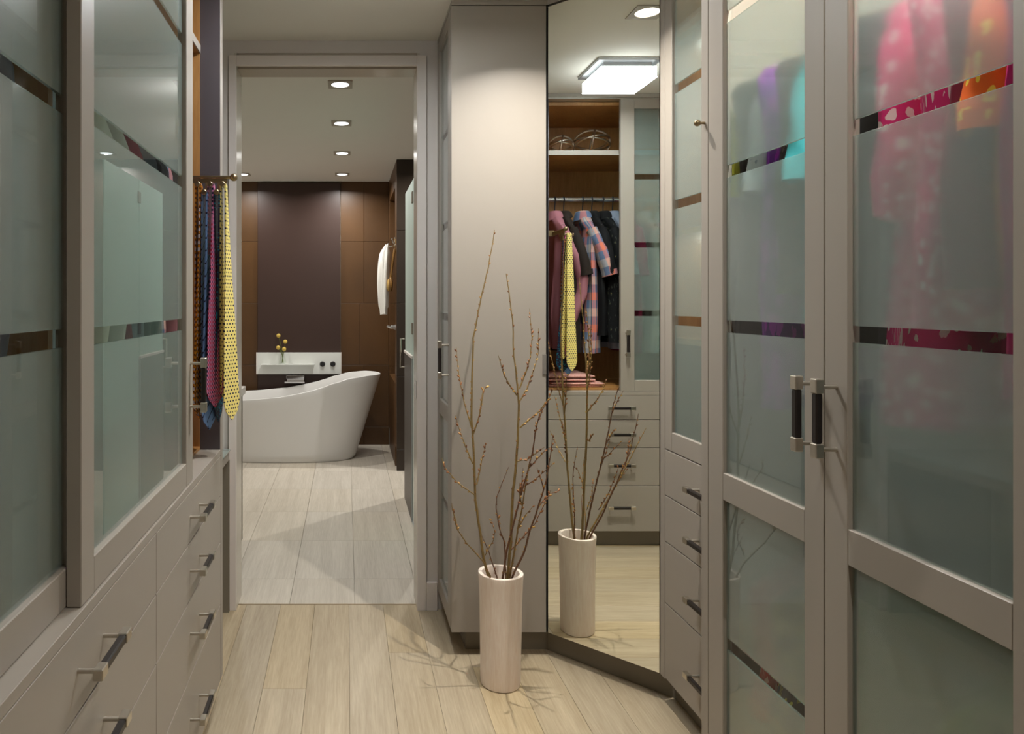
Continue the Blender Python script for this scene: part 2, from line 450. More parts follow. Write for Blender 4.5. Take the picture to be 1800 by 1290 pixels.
def inst(name, me, parent, loc, rot=(0, 0, 0)):
    """one more object on shared mesh data, at a world point, under a parent that is only translated"""
    o = bpy.data.objects.new(name, me); COL.objects.link(o); o.parent = parent
    o.location = Vector(loc) - ORIG[parent.name]; o.rotation_euler = rot; return o
def at(px, py, Y):
    """world point seen at photograph pixel (px, py) at depth Y"""
    return Vector(((px-VX)*Y/F, Y, H-(py-VY)*Y/F))
# ------------------------------------------------------------------ the room
CE, YW, YT, YB = 2.5, 3.09, 3.142, 6.69      # ceiling height, doorway wall, wood/tile line, far bathroom wall
fl = struct(MB().box(-1.05, 1.55, -2.2, YT, -.08, -.012).build('floor', 'subfloor'))
def piece(mb, name, mat, parent): return mb.build(name, mat, parent)
PW = .152
ends = {-2: [.9, 2.455], 1: [.62, 2.707], 0: [-.1, 1.35], 2: [1.5], 3: [.9, 2.60], -1: [.3, 1.85], -3: [1.2], -4: [.5, 2.1], 4: [1.9], 5: [1.2], 6: [1.6], 7: [1.0]}
for k in range(-4, 8):
    x0 = .0098 + k*PW
    cuts = [-2.19] + sorted(ends.get(k, [1.0])) + [YT-.004]
    for a, c in zip(cuts, cuts[1:]):
        MB().slab(x0+.0004, x0+PW-.0004, a+.0004, c-.0004, -.012, 0, .0006).build('plank', 'oak', fl)
bf = struct(MB().box(-1.5, 1.5, YT, 6.75, -.08, -.012).build('floor', 'grout'))
MB().box(-.56, .40, YT-.004, YT+.003, -.012, .0006).build('threshold_strip', 'bronze', bf)
ys = [YT+.004, 3.433, 3.985, 4.534, 5.085, 5.636, 6.187, 6.68]
xs0 = [.036+.292*k for k in range(-6, 6)]
for r, (a, c) in enumerate(zip(ys, ys[1:])):
    for x0 in xs0:
        if x0 < -1.5 or x0+.292 > 1.5: continue
        MB().slab(x0+.0007, x0+.292-.0007, a+.0007, c-.0007, -.012, 0, .0006).build('tile', 'bath_tile', bf)
struct(MB().box(-1.6, 1.6, -2.3, 6.85, CE, CE+.1).build('ceiling', 'ceiling'))
struct(MB().box(-1.12, -1.02, -2.2, YW, 0, CE).build('wall_left', 'wall'))
struct(MB().box(1.53, 1.63, -2.2, YW, 0, CE).build('wall_right', 'wall'))
struct(MB().box(-1.1, 1.6, -2.3, -2.2, 0, CE).build('wall_rear', 'wall'))
OL, OR, OT, YJ = -.4843, .3088, 2.3865, 3.235    # doorway opening
dw = MB(); dw.box(-1.05, OL-.012, YW, YJ, 0, CE); dw.box(OR+.012, 1.55, YW, YJ, 0, CE); dw.box(OL-.012, OR+.012, YW+.0, YJ, OT+.06, CE)
struct(dw.build('wall_front', 'wall'))
# casing, jambs, head with its pocket door slot
tr = struct(MB().box(OL-.033, OL, 3.075, YW, 0, OT+.0455, .002).build('trim_1', 'trim'))
MB().box(OR, OR+.0412, 3.075, YW, 0, OT+.0455, .002).build('casing', 'trim', tr)
MB().box(OL, OR, 3.075, YW, OT, OT+.0455, .002).build('casing', 'trim', tr)
MB().box(OL-.012, OL, YW, YJ, 0, OT+.06).build('jamb', 'jamb', tr)
MB().box(OR, OR+.012, YW, YJ, 0, OT+.06).build('jamb', 'jamb', tr)
MB().box(OL, OR, 3.122, YJ, OT, OT+.06).build('head_jamb', 'jamb', tr)
p = MB().box(OL-.001, OL+.0025, 3.115, 3.14, .905, 1.01, .001); p.mi = 1
p.box(OL+.001, OL+.0031, 3.122, 3.133, .92, .995); p.build('flush_pull', ['chrome', 'black'], tr)['label'] = 'chrome flush pull of the pocket door'
MB().box(OR-.0025, OR+.001, 3.118, 3.14, .92, 1.0, .001).build('strike_plate', 'chrome', tr)
struct(MB().box(OR+.0412, .3975, 3.074, YW, 0, .123, .002).build('baseboard_right', 'trim'))
struct(MB().box(-.9, OL-.033, 3.076, YW, 0, .123, .002).build('baseboard_left', 'trim'))

# bathroom shell
far = struct(MB().box(-1.6, 1.6, YB, YB+.1, 0, CE).build('wall_far', 'grout'))
rows = [0.0, .171, .757, 1.344, 1.931, CE]
for i, (z0, z1) in enumerate(zip(rows, rows[1:])):
    jx = .163 if i != 2 else .125
    for x0, x1 in ((-1.44, -.845), (-.058, jx), (jx, .3995)):
        MB().slab(x0+.001, x1-.001, YB-.014, YB, z0+.001, z1-.001, .0015, 1, -1).build('tile', 'brown_tile', far)
MB().slab(-.844, -.059, YB-.036, YB, 0, CE-.014, .002, 1, -1).build('centre_panel', 'brown_panel', far)['label'] = 'plum brown wall panel behind the tub'
struct(MB().box(-1.55, -1.45, YJ, YB, 0, CE).build('wall_bath_left', 'wall'))
struct(MB().box(1.42, 1.52, YJ, YB, 0, CE).build('wall_bath_right', 'shower_tile'))
X0, Y0, N0, N1, NZ0, NZ1 = .40, 5.637, 5.81, 6.57, .686, 2.30
ch = struct(MB().box(X0+.115, 1.42, Y0+.012, YB-.001, 0, CE).build('wall_niche', 'grout'))
for z0, z1 in ((0, NZ0), (NZ1, CE)):
    MB().slab(X0, X0+.115, N0+.001, N1-.001, z0+.001, z1-.001, .0015, 0, -1).build('tile', 'brown_tile', ch)
for z0, z1 in zip(rows[1:], rows[2:]):
    for y0, y1 in ((Y0+.012, N0), (N1, YB-.015)):
        MB().slab(X0, X0+.115, y0, y1-.001, z0+.001, z1-.001, .0015, 0, -1).build('tile', 'brown_tile', ch)
    MB().slab(X0+.10, X0+.115, N0+.001, N1-.001, max(z0, NZ0)+.001, min(z1, NZ1)-.001, .0015, 0, -1).build('tile', 'brown_tile', ch)
for z0, z1 in zip(rows, rows[1:]):
    for x0, x1 in ((X0, .94), (.94, 1.42)):
        MB().slab(x0+.001, x1-.001, Y0, Y0+.0115, z0+.001, z1-.001, .0015, 1, -1).build('tile', 'dark_tile', ch)
hw = struct(MB().box(.40, .50, 4.325, 4.87, 0, 1.005).build('wall_shower', 'shower_tile'))
MB().box(.395, .505, 4.318, 4.872, 1.005, 1.022, .002).build('ledge', 'trim', hw)
MB().box(.398, .502, 4.316, 4.325, 0, 1.005).build('end_strip', 'lamp_metal', hw)

# ------------------------------------------------------------------ handles, shared meshes
def h_meshes():
    g = MB().box(.0295, .0425, -.047, .047, -.0075, .0075, .0025).mesh('grip', 'leather')
    c = MB().box(.028, .044, -.0135, .0135, -.009, .009, .0015).mesh('end_cap', 'nickel')
    q = MB().tube([(0, 0, 0), (.029, 0, 0)], .0042, 10).mesh('post', 'nickel', True)
    return g, c, q
HG, HC, HP = h_meshes()
def handle(parent, c, side=1, vertical=False):
    """bar pull: c on the face it is screwed to, side = +1 sticks out to +x, -1 to -x"""
    rot = Euler((PI/2 if vertical else 0, 0, 0)).to_matrix()
    if side < 0: rot = Euler((0, 0, PI)).to_matrix() @ rot
    e = rot.to_euler(); c = Vector(c)
    ax = rot @ Vector((0, 1, 0))
    inst('grip', HG, parent, c, e)['label'] = 'dark leather wrapped grip'
    for s in (-1, 1):
        inst('end_cap', HC, parent, c + ax*s*.0605, e); inst('post', HP, parent, c + ax*s*.0585, e)

STRIPES = (1.305, 1.682, 2.058)
def panes(parent, xg, y0, y1, z0, z1, tops, th=.006, mat='frost'):
    """frosted panes split by clear bands 3 cm high"""
    z = z0
    for t in sorted(t for t in tops if z0 < t < z1):
        MB().box(xg-th/2, xg+th/2, y0, y1, z, t-.03).build('glass_pane', mat, parent)
        MB().box(xg-th/2, xg+th/2, y0, y1, t-.03, t).build('clear_band', 'clear', parent)
        z = t
    MB().box(xg-th/2, xg+th/2, y0, y1, z, z1).build('glass_pane', mat, parent)
def frame(x0, x1, y0, y1, z0, z1, s0, s1, rails, bev=.0015):
    """door frame: stiles of width s0 (low y) and s1 (high y); rails = list of (z0, z1)"""
    b = MB(); b.box(x0, x1, y0, y0+s0, z0, z1, bev); b.box(x0, x1, y1-s1, y1, z0, z1, bev)
    for a, c in rails: b.box(x0+.0004, x1-.0004, y0+s0-.0005, y1-s1+.0005, a, c, bev)
    return b
DZ = [.8406, .7058, .552, .345, .092]        # drawer gaps, top to bottom

# ------------------------------------------------------------------ left: drawers under the sliding doors
XL = -.4194
def drawer_cabinet(y0, y1, label):
    t = thing('drawer_cabinet', label, 'cabinet', (-.7, (y0+y1)/2, 0), 'drawer units under the sliding doors')
    b = MB().box(-1.0, XL-.021, y0, y1, .092, .8396); b.build('carcass', 'paint', t)
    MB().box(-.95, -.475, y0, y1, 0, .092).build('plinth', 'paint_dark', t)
    for a, c in zip(DZ, DZ[1:]):
        d = MB().box(XL-.02, XL, y0+.0015, y1-.0015, c+.0015, a-.0015, .001).build('drawer', 'paint', t)
        handle(d, (XL, (y0+y1)/2, (a+c)/2 + (.012 if a-c > .2 else 0)), 1)
    return t
drawer_cabinet(.76, 1.5486, 'greige drawer unit on the left wall, the one nearer the viewer')
drawer_cabinet(1.5486, 2.335, 'greige drawer unit below the open closet bay and hanging neckties')
ct = MB().box(-1.0, XL, .76, 2.335, .8406, .86, .001).build('countertop', 'paint', None, org=(-.7, 1.5, .84))
tag(ct, 'thin greige ledge running along the top of the left drawers', 'countertop')

wd = thing('sliding_wardrobe', 'greige wall closet with sliding frosted glass doors, one bay open, above the drawers', 'wardrobe', (-.7, 1.55, .86))
MB().box(-1.0, XL, 2.335, 2.376, .092, CE-.001, .001).build('end_panel', 'paint', wd)
MB().box(-.95, -.475, 2.335, 2.37, 0, .092).build('plinth', 'paint_dark', wd)
MB().box(-.4868, -.4205, 2.331, 2.335, .8605, 2.47).build('track_lining', 'lilac', wd)['label'] = 'lilac grey front strip of the end panel'  # dark piece laid over the end panel as its shade
MB().box(-.985, -.487, 2.327, 2.335, .872, 2.45).build('side_lining', 'maple', wd)['label'] = 'maple lining of the end panel'
MB().box(-1.0, -.985, .76, 2.335, .8605, 2.47).build('back_panel', 'maple', wd)
MB().box(-.985, -.487, .78, 2.335, .8605, .872).build('bay_floor', 'maple', wd)
MB().box(-.985, -.487, .78, 2.335, 2.45, 2.47).build('top_panel', 'maple', wd)
MB().box(-1.0, -.4195, .76, 2.335, 2.478, CE-.001).build('crown', 'paint', wd)
MB().box(-.985, -.487, 1.145, 1.163, .872, 2.45).build('partition', 'maple', wd)
MB().box(-.985, -.487, .76, .7795, .8605, 2.47).build('side_panel', 'maple', wd)
MB().box(-.985, -.489, 1.163, 2.327, 2.176, 2.198).build('shelf', 'maple', wd)
MB().box(-.489, -.484, 1.163, 2.327, 2.174, 2.2).build('shelf_edge', 'paint', wd)
MB().tube([(-.735, .78, 1.961), (-.735, 1.145, 1.961)], .0125, 14).build('rod', 'rod', wd, True)
MB().tube([(-.735, 1.163, 1.961), (-.735, 2.327, 1.961)], .0125, 14).build('rod', 'rod', wd, True)
MB().box(-.480, -.427, .76, 2.335, 2.4705, 2.478).build('track', 'track', wd)
# front door, half over the open bay; rear door behind it
XF = -.4235
d = frame(-.448, XF, 1.121, 1.9335, .861, 2.47, .058, .0755, [(.861, .9225), (2.417, 2.47)]).build('sliding_door', 'paint', wd)
panes(d, -.438, 1.1785, 1.859, .922, 2.418, STRIPES)
handle(d, (XF, 1.905, 1.125), 1, True)
d = frame(-.4728, -.4485, .78, 1.165, .861, 2.47, .058, .026, [(.861, .9225), (2.417, 2.47)]).build('sliding_door', 'paint', wd)
d['label'] = 'rear sliding door, behind the front one'
panes(d, -.462, .8375, 1.1395, .922, 2.418, STRIPES)

# glass topped desk past the end panel
t = thing('desk', 'small glass topped desk between the closet end panel and the doorway', 'desk', (-.7, 2.7, 0))
MB().box(-1.0, -.51, 2.3765, 3.075, .70, .708, .001).build('desk_top', 'desk_glass', t)
MB().box(-1.0, -.514, 2.3765, 3.073, .662, .70).build('apron', 'paint', t)
MB().box(-.95, -.512, 3.056, 3.073, 0, .662).build('side_panel', 'paint_dark', t)

# ------------------------------------------------------------------ right: corner cabinet, mirror, drawer tower, tall wardrobe
CX0, CY0 = .3985, 2.6746
cc = thing('corner_cabinet', 'greige cabinet beside the doorway with a broad blank side panel behind the branches', 'cabinet', (.9, 2.88, 0))
MB().box(CX0, .7592, CY0, CY0+.02, .0935, 2.479, .001).build('side_panel', 'paint', cc)
MB().box(CX0+.0225, 1.45, CY0+.0205, CY0+.03, .0935, 2.479).build('carcass', 'paint', cc)
MB().box(.70, .72, CY0+.03, 3.086, .0935, 2.479).build('back_panel', 'maple', cc)
MB().box(CX0+.022, .70, CY0+.03, 3.086, .0935, .112).build('bottom_panel', 'paint', cc)
MB().box(CX0+.022, .70, CY0+.03, 3.086, 1.5, 1.52).build('shelf', 'maple', cc)
MB().box(.462, 1.4, 2.734, 3.086, 0, .0935).build('plinth', 'paint_dark', cc)
MB().box(CX0, .761, CY0, 3.086, 2.482, CE-.001).build('crown', 'paint', cc)
MB().box(CX0+.0003, CX0+.02, 3.064, 3.086, .0935, 2.479).build('filler', 'paint', cc)
d = frame(CX0, CX0+.022, CY0+.0225, 3.062, .0935, 2.479, .072, .03, [(.0935, .158), (.873, .938), (2.43, 2.479)]).build('door', 'paint', cc)
panes(d, CX0+.013, CY0+.094, 3.0325, .938, 2.43, STRIPES)
panes(d, CX0+.013, CY0+.094, 3.0325, .158, .873, (.533,))
handle(d, (CX0, 2.742, 1.125), -1, True)

A = Vector((.7664, 2.6736)); B = Vector((1.0594, 2.3805)); u = (B-A).normalized(); n = Vector((-u.y, u.x))   # n points into the corner
if n.x < 0: n = -n
cm = thing('mirror_door', 'tall frameless mirror set at an angle between the corner cabinet and the drawer tower', 'mirror', (A.x+.15, A.y-.15, 0))
def strip(p, q, d0, d1): return [tuple(p+n*d0), tuple(q+n*d0), tuple(q+n*d1), tuple(p+n*d1)]
MB().prism(strip(A, B, 0, .005), .0935, 2.474).build('mirror_glass', 'mirror', cm)
MB().prism(strip(A, B, .0055, .024), .0935, 2.474).build('backing', 'black', cm)
MB().prism([(.7595, CY0), tuple(A+n*.026), (.80, CY0+.0195), (.7595, CY0+.0195)], .0935, 2.474).build('edge_strip', 'black', cm)
e0, e1 = A-u*.05, B+u*.10
MB().prism(strip(A+n*.0+u*-.006, B+u*.02, .0, .02), 2.4825, CE-.001).build('crown', 'paint', cm)
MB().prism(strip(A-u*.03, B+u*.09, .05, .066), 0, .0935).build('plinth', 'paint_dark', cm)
q0 = A-u*.004
MB().box(.7440, .7592, CY0-.0035, CY0-.0005, 1.075, 1.152, .0005).build('edge_pull', 'chrome', cm)['label'] = 'chrome edge pull'

XN = 1.0600
tw = thing('drawer_tower', 'narrow greige tower with a frosted glass door above four drawers', 'cabinet', (1.3, 2.1, 0))
MB().box(XN+.0, XN+.03, 2.342, 2.3765, .0935, CE-.001, .001).build('filler_stile', 'paint', tw)
MB().box(XN+.0235, 1.5, 1.83, 2.3405, .0935, .853).build('carcass', 'paint', tw)
MB().box(1.48, 1.5, 1.83, 2.34, .855, 2.47).build('back_panel', 'maple', tw)
MB().box(XN+.024, 1.48, 2.318, 2.34, .855, 2.47).build('side_panel', 'maple', tw)
MB().box(XN+.024, 1.48, 1.818, 1.83, .0935, 2.47).build('side_panel', 'maple', tw)
MB().box(XN+.024, 1.48, 1.83, 2.318, 1.215, 1.233).build('shelf', 'maple', tw)
MB().box(XN+.024, 1.48, 1.83, 2.318, 1.565, 1.583).build('shelf', 'maple', tw)
MB().box(XN+.024, 1.48, 1.83, 2.318, 2.195, 2.213).build('shelf', 'maple', tw)
MB().box(XN, 1.5, 1.818, 2.3405, 2.478, CE-.001).build('crown', 'paint', tw)
MB().box(XN+.06, 1.5, 1.818, 2.44, 0, .0935).build('plinth', 'paint_dark', tw)
for z in (1.565, 2.195, 2.47): MB().box(XN+.12, XN+.15, 1.85, 2.30, z-.0065, z-.0005).build('light_bar', 'led', tw)['label'] = 'slim light bar inside the tower'  # added bars, out of sight, to brighten the tower from inside
TZ = [.861, .708, .554, .350, .0985]
for a, c in zip(TZ, TZ[1:]):
    d = MB().box(XN, XN+.02, 1.7705, 2.340, c+.0015, a-.0015, .001).build('drawer', 'paint', tw)
    handle(d, (XN, 2.055, (a+c)/2), -1)
d = frame(XN, XN+.022, 1.8185, 2.340, .8625, 2.477, .06, .048, [(.8625, .924), (2.42, 2.477)]).build('door', 'paint', tw)
panes(d, XN+.013, 1.878, 2.2925, .9235, 2.4205, STRIPES)

XR = .917
tl = thing('tall_wardrobe', 'tall greige wardrobe with a pair of frosted glass doors full of colourful clothes', 'wardrobe', (1.2, 1.35, 0))
MB().box(XR, 1.5, 1.7835, 1.8165, 0, CE-.001, .001).build('end_panel', 'paint', tl)
MB().box(1.48, 1.5, .89, 1.783, .10, 2.47).build('back_panel', 'maple', tl)
MB().box(XR+.0245, 1.48, .889, .907, .10, CE-.001).build('side_panel', 'paint', tl)
MB().box(XR+.03, 1.48, .907, 1.783, .10, .118).build('bottom_panel', 'maple', tl)
MB().box(XR+.025, 1.48, .907, 1.783, .885, .903).build('shelf', 'vanity', tl)
MB().box(XR+.03, 1.48, .907, 1.783, 2.45, 2.47).build('top_panel', 'maple', tl)
MB().box(XR, 1.5, .889, 1.783, 2.4785, CE-.001).build('crown', 'paint', tl)
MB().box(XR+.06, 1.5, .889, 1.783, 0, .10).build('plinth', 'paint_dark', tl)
MB().tube([(1.21, .907, 2.06), (1.21, 1.7835, 2.06)], .0125, 14).build('rod', 'rod', tl, True)
MB().tube([(1.21, .907, .84), (1.21, 1.7835, .84)], .0125, 14).build('rod', 'rod', tl, True)
RAIL = [(.10, .166), (.8670, .9333), (2.42, 2.477)]
for y0, y1, s0, s1, hy in ((1.3505, 1.7815, .058, .0685, 1.3756), (.908, 1.3475, .0604, .0615, 1.316)):
    d = frame(XR, XR+.023, y0, y1, .10, 2.477, s0, s1, RAIL).build('door', 'paint', tl)
    panes(d, XR+.012, y0+s0-.0005, y1-s1+.0005, .933, 2.4205, STRIPES)
    panes(d, XR+.012, y0+s0-.0005, y1-s1+.0005, .1655, .8675, (.533,))
    handle(d, (XR, hy, 1.131), -1, True)
b = MB().box(.965, 1.015, .93, 1.46, 2.441, 2.4495); b.build('light_bar', 'led_tall', tl)['label'] = 'slim light bar under the wardrobe top'  # added bar above the view, lights the clothes behind the glass
k = MB().tube([(XR, 1.80, 1.808), (XR-.014, 1.80, 1.808)], .0035, 10); k.ball((XR-.0185, 1.80, 1.808), .0085, 3)
k.build('knob', 'bronze', tl, True)['label'] = 'small antique brass knob'

# ------------------------------------------------------------------ ceiling lamp and downlights
t = thing('ceiling_lamp', 'square flush ceiling lamp with a glowing white box diffuser', 'lamp', (0, 2.11, CE))
MB().box(-.15, .15, 1.96, 2.26, 2.486, CE-.0005, .002).build('base_plate', 'lamp_metal', t)
MB().box(-.115, .115, 1.995, 2.225, 2.463, 2.486).build('collar', 'lamp_metal', t)
MB().box(-.1325, .1325, 1.979, 2.244, 2.4135, 2.463, .002).build('diffuser_box', 'diffuser_side', t)
MB().box(-.1325, .1325, 1.979, 2.244, 2.410, 2.413, .001).build('diffuser_panel', 'diffuser', t)
LAB = ['recessed square downlight in front of the blank cabinet panel', 'recessed downlight in the dressing room ceiling above the viewer', 'recessed downlight at the rear of the dressing room ceiling',
       'bathroom ceiling downlight closest to the doorway', 'second bathroom ceiling downlight beyond the doorway', 'third bathroom ceiling downlight beyond the doorway',
       'glaring bathroom downlight next to the plum wall panel', 'bathroom downlight over the hidden end of the tub', 'downlight inside the shower']
for (x, y, p, c, room), lab in zip(DOWN, LAB):
    t = thing('downlight', lab, 'downlight', (x, y, CE), 'recessed downlights')
    b = MB(); h = .064
    sq = []
    for i in range(32):
        a = 2*PI*i/32; cx, cy = math.cos(a), math.sin(a); k = h/max(abs(cx), abs(cy)); sq.append((x+cx*k, y+cy*k))
    ci = [(x+.047*math.cos(2*PI*i/32), y+.047*math.sin(2*PI*i/32)) for i in range(32)]
    z0, z1 = CE-.0055, CE-.0005
    b.grid([[(*q, z1) for q in sq], [(*q, z0) for q in sq], [(*q, z0) for q in ci], [(*q, z1) for q in ci]], close=True)
    b.build('trim_plate', 'trim_plate', t)
    MB().lathe([(.0465, CE-.003), (.0465, CE-.0006)], (x, y, 0), 32).build('lens', 'lens' if room == 'closet' else 'lens_bath', t)
# ------------------------------------------------------------------ bathroom things
def tub():
    xc, yc, a, bhw = -.555, 6.20, .855, .345
    def spow(v, p): return math.copysign(abs(v)**p, v)
    KX = [-1.45, -1.0, -.86, -.594, -.405, -.258, -.1, .036, .187, .30, .4]
    KZ = [.528, .53, .534, .554, .586, .620, .672, .710, .726, .727, .727]
    def rz(x):
        for i in range(len(KX)-1):
            if KX[i] <= x <= KX[i+1]:
                f = (x-KX[i])/(KX[i+1]-KX[i]); f = f*f*(3-2*f)*.5+f*.5
                return KZ[i]+(KZ[i+1]-KZ[i])*f
        return KZ[0] if x < KX[0] else KZ[-1]
    n = 72; p = 2/2.5
    def ring(f, inset, zf, flat=None):
        """f: 0 at the base .. 1 at the rim"""
        out = []
        for k in range(n):
            t = 2*PI*k/n; c, s = spow(math.cos(t), p), spow(math.sin(t), p)
            ax = (.628 + (a-.628)*f) - inset; by = (.300+(bhw-.300)*f) - inset
            x = xc + ax*c; y = yc + by*s
            xr = xc + a*c
            z = zf*rz(xr) if flat is None else flat
            out.append((x, y, z))
        return out
    rim = [ring(f**1.0, 0, f) for f in (0.0, .03, .12, .25, .4, .55, .7, .82, .92, .98)]
    rim[0] = ring(0.0, .012, 0, 0.0)
    rim += [ring(1.0, .003, 1.0), ring(1.0, .010, 1.004), ring(1.0, .018, 1.0)]
    rim += [ring(f, .024, f) for f in (.95, .85, .7, .55, .42, .34)]
    rim += [ring(.25, .06, 0, .165), ring(.2, .16, 0, .15), ring(.1, .27, 0, .148)]
    b = MB(); V = b.grid(rim, close=True); b.cap(V[0], True); b.cap(V[-1])
    t = thing('bathtub', 'white freestanding slipper bathtub with one high curved end', 'bathtub', (xc, yc, 0))
    b.build('tub_shell', 'white_tub', t, True)
    MB().lathe([(.03, .149), (.03, .153), (.024, .155)], (xc-.3, yc, 0), 20).build('drain', 'chrome', t, True)
tub()
WY = YB-.0365
sh = thing('spout_shelf', 'white glass wall box with two dark knobs above the bathtub', 'shelf', (-.45, WY, .78))
x0, x1, z0, z1 = -.848, -.056, .676, .879
MB().box(x0, x1, WY-.030, WY, z0, z1, .002).build('glass_panel', 'shelf_white', sh)
MB().box(x0-.006, x0, WY-.032, WY, z0, z1).build('end_strip', 'trim', sh); MB().box(x1, x1+.006, WY-.032, WY, z0, z1).build('end_strip', 'trim', sh)
MB().box(-.80, -.305, WY-.105, WY-.0302, .768, .775, .001).build('ledge', 'shelf_white', sh)
for kx in (-.229, -.131):
    b = MB(); b.lathe([(.024, -.0305), (.024, -.034), (.021, -.036), (.021, -.056), (.019, -.058)], (kx, WY, .772), 24, 'y')
    b.build('knob', 'black', sh, True)
    MB().lathe([(.026, -.0302), (.026, -.033)], (kx, WY, .772), 24, 'y').build('knob_ring', 'chrome', sh)
sp = thing('tub_spout', 'chrome waterfall spout under the white wall box', 'faucet', (-.48, WY, .65))
MB().box(-.565, -.395, WY-.10, WY, .640, .668, .002).build('spout_body', 'chrome', sp)
MB().box(-.575, -.39, WY-.16, WY-.06, .606, .620, .002).build('spout_lip', 'chrome', sp)
MB().box(-.56, -.40, WY-.075, WY, .620, .640).build('spout_throat', 'chrome', sp)
# bud vase with four billy balls
VXc, VYc, VZ = -.600, WY-.068, .7755
t = thing('bud_vase', 'small clear glass bud vase on the white ledge over the tub', 'vase', (VXc, VYc, VZ))
MB().lathe([(.020, 0), (.030, .004), (.034, .018), (.030, .042), (.020, .066), (.0135, .082), (.0165, .09), (.0135, .0885), (.0115, .082), (.018, .066), (.028, .042), (.031, .018), (.027, .008)], (VXc, VYc, VZ), 24).build('glass_body', 'vase_glass', t, True)
for i, (px, py, lab) in enumerate([(489.5, 590, 'tallest yellow billy ball flower'), (501.5, 600.5, 'yellow billy ball flower leaning right of the tallest'),
                                   (489, 611, 'low yellow billy ball flower on the left over the vase'), (499.5, 613.5, 'low yellow billy ball flower on the right just over the vase')]):
    yy = VYc + (.012, -.01, .008, -.016)[i]; c = at(px, py, yy)
    f = thing('flower', lab, 'flower', (VXc, VYc, VZ+.01), 'billy balls in the bud vase')
    base = Vector((VXc+(.005, -.005, .006, -.006)[i], VYc+(.004, .002, -.004, -.002)[i], VZ+.012))
    nk = Vector((VXc+(-.002, .004, -.005, .003)[i], VYc+(.003, -.003, .003, -.004)[i], VZ+.085))
    MB().tube([base, nk, (nk*.45+c*.55)+Vector((.004, 0, 0)), c], .0028, 6).build('stem', 'stem', f, True)
    MB().ball(c, .0195, 3).build('flower_head', 'billy', f, True)
# towel, brush, hooks on the niche wall
HY = 5.735
t = thing('robe_hook', 'chrome double robe hook holding the white towel', 'hook', (X0, HY, 1.82))
MB().lathe([(.016, 0), (.016, -.006)], (X0, HY, 1.815), 18, 'x').build('hook_base', 'chrome', t, True)
b = MB(); b.tube([(X0-.006, HY, 1.815), (X0-.05, HY, 1.805), (X0-.062, HY, 1.812), (X0-.064, HY, 1.826)], .005, 8)
b.tube([(X0-.006, HY, 1.82), (X0-.022, HY, 1.84), (X0-.03, HY, 1.868)], .005, 8); b.ball((X0-.064, HY, 1.83), .0075, 2); b.ball((X0-.03, HY, 1.871), .0075, 2)
b.tube([(X0-.016, HY, 1.83), (X0-.010, HY-.02, 1.85), (X0-.008, HY-.034, 1.872)], .005, 8); b.ball((X0-.008, HY-.034, 1.875), .0075, 2)
b.build('hook_prongs', 'chrome', t, True)
def towel():
    rows = []
    for i in range(27):
        f = i/26; z = 1.822 - f*.566
        wx = .034*(min(1, f*5+.35)) + .012*math.sin(f*3); wy = .055*min(1, f*3+.25)
        if f > .9: wx *= .82
        cx = X0-.092 + .022*math.exp(-f*9) - .012*math.sin(f*2.5)
        ring = []
        for k in range(28):
            a = 2*PI*k/28; q = 1+.10*math.sin(a*5+f*2)+.05*math.sin(a*9)
            ring.append((cx+wx*q*math.cos(a), HY-.002+wy*q*math.sin(a), z+.004*math.sin(a*3)))
        rows.append(ring)
    b = MB(); V = b.grid(rows, close=True); b.cap(V[0], True); b.cap(V[-1]); return b
o = towel().build('towel', 'towel', None, True, org=(X0-.09, HY, 1.82)); tag(o, 'white terry towel hanging in folds from the chrome robe hook', 'towel')
br = thing('bath_brush', 'wooden long handled bath brush hanging beside the white towel', 'brush', (X0-.03, HY-.045, 1.8))
by = HY-.05
MB().tube([(X0-.012, by, 1.788), (X0-.014, by, 1.765), (X0-.026, by, 1.69), (X0-.036, by, 1.61), (X0-.042, by, 1.56)], [.006, .012, .010, .009, .012], 10).build('brush_handle', 'brush_wood', br, True)
MB().ball((X0-.046, by, 1.50), .06, 3, (.34, .62, 1.05)).build('brush_head', 'brush_wood', br, True)
b = MB(); b.ball((X0-.062, by, 1.49), .052, 2, (.32, .58, 1.0)); b.build('bristles', 'bristle', br, True)['label'] = 'pale bristles'
MB().tube([(X0-.010, HY-.034, 1.872), (X0-.018, HY-.043, 1.84), (X0-.012, by, 1.787), (X0-.004, HY-.043, 1.84), (X0-.007, HY-.034, 1.872)], .0015, 5).build('hang_loop', 'bristle', br)
t = thing('shower_valve', 'chrome hand shower holder low on the brown niche wall', 'valve', (X0, HY+.05, 1.15))
MB().lathe([(.022, 0), (.022, -.01), (.013, -.014), (.013, -.045)], (X0, HY+.03, 1.147), 18, 'x').build('valve_body', 'chrome', t, True)
MB().tube([(X0-.036, HY+.03, 1.147), (X0-.07, HY+.03, 1.158)], [.011, .009], 12).build('valve_lever', 'chrome', t, True)
MB().box(X0-.04, X0-.008, HY-.015, HY+.0, 1.147, 1.168, .003).build('holder', 'chrome', t)
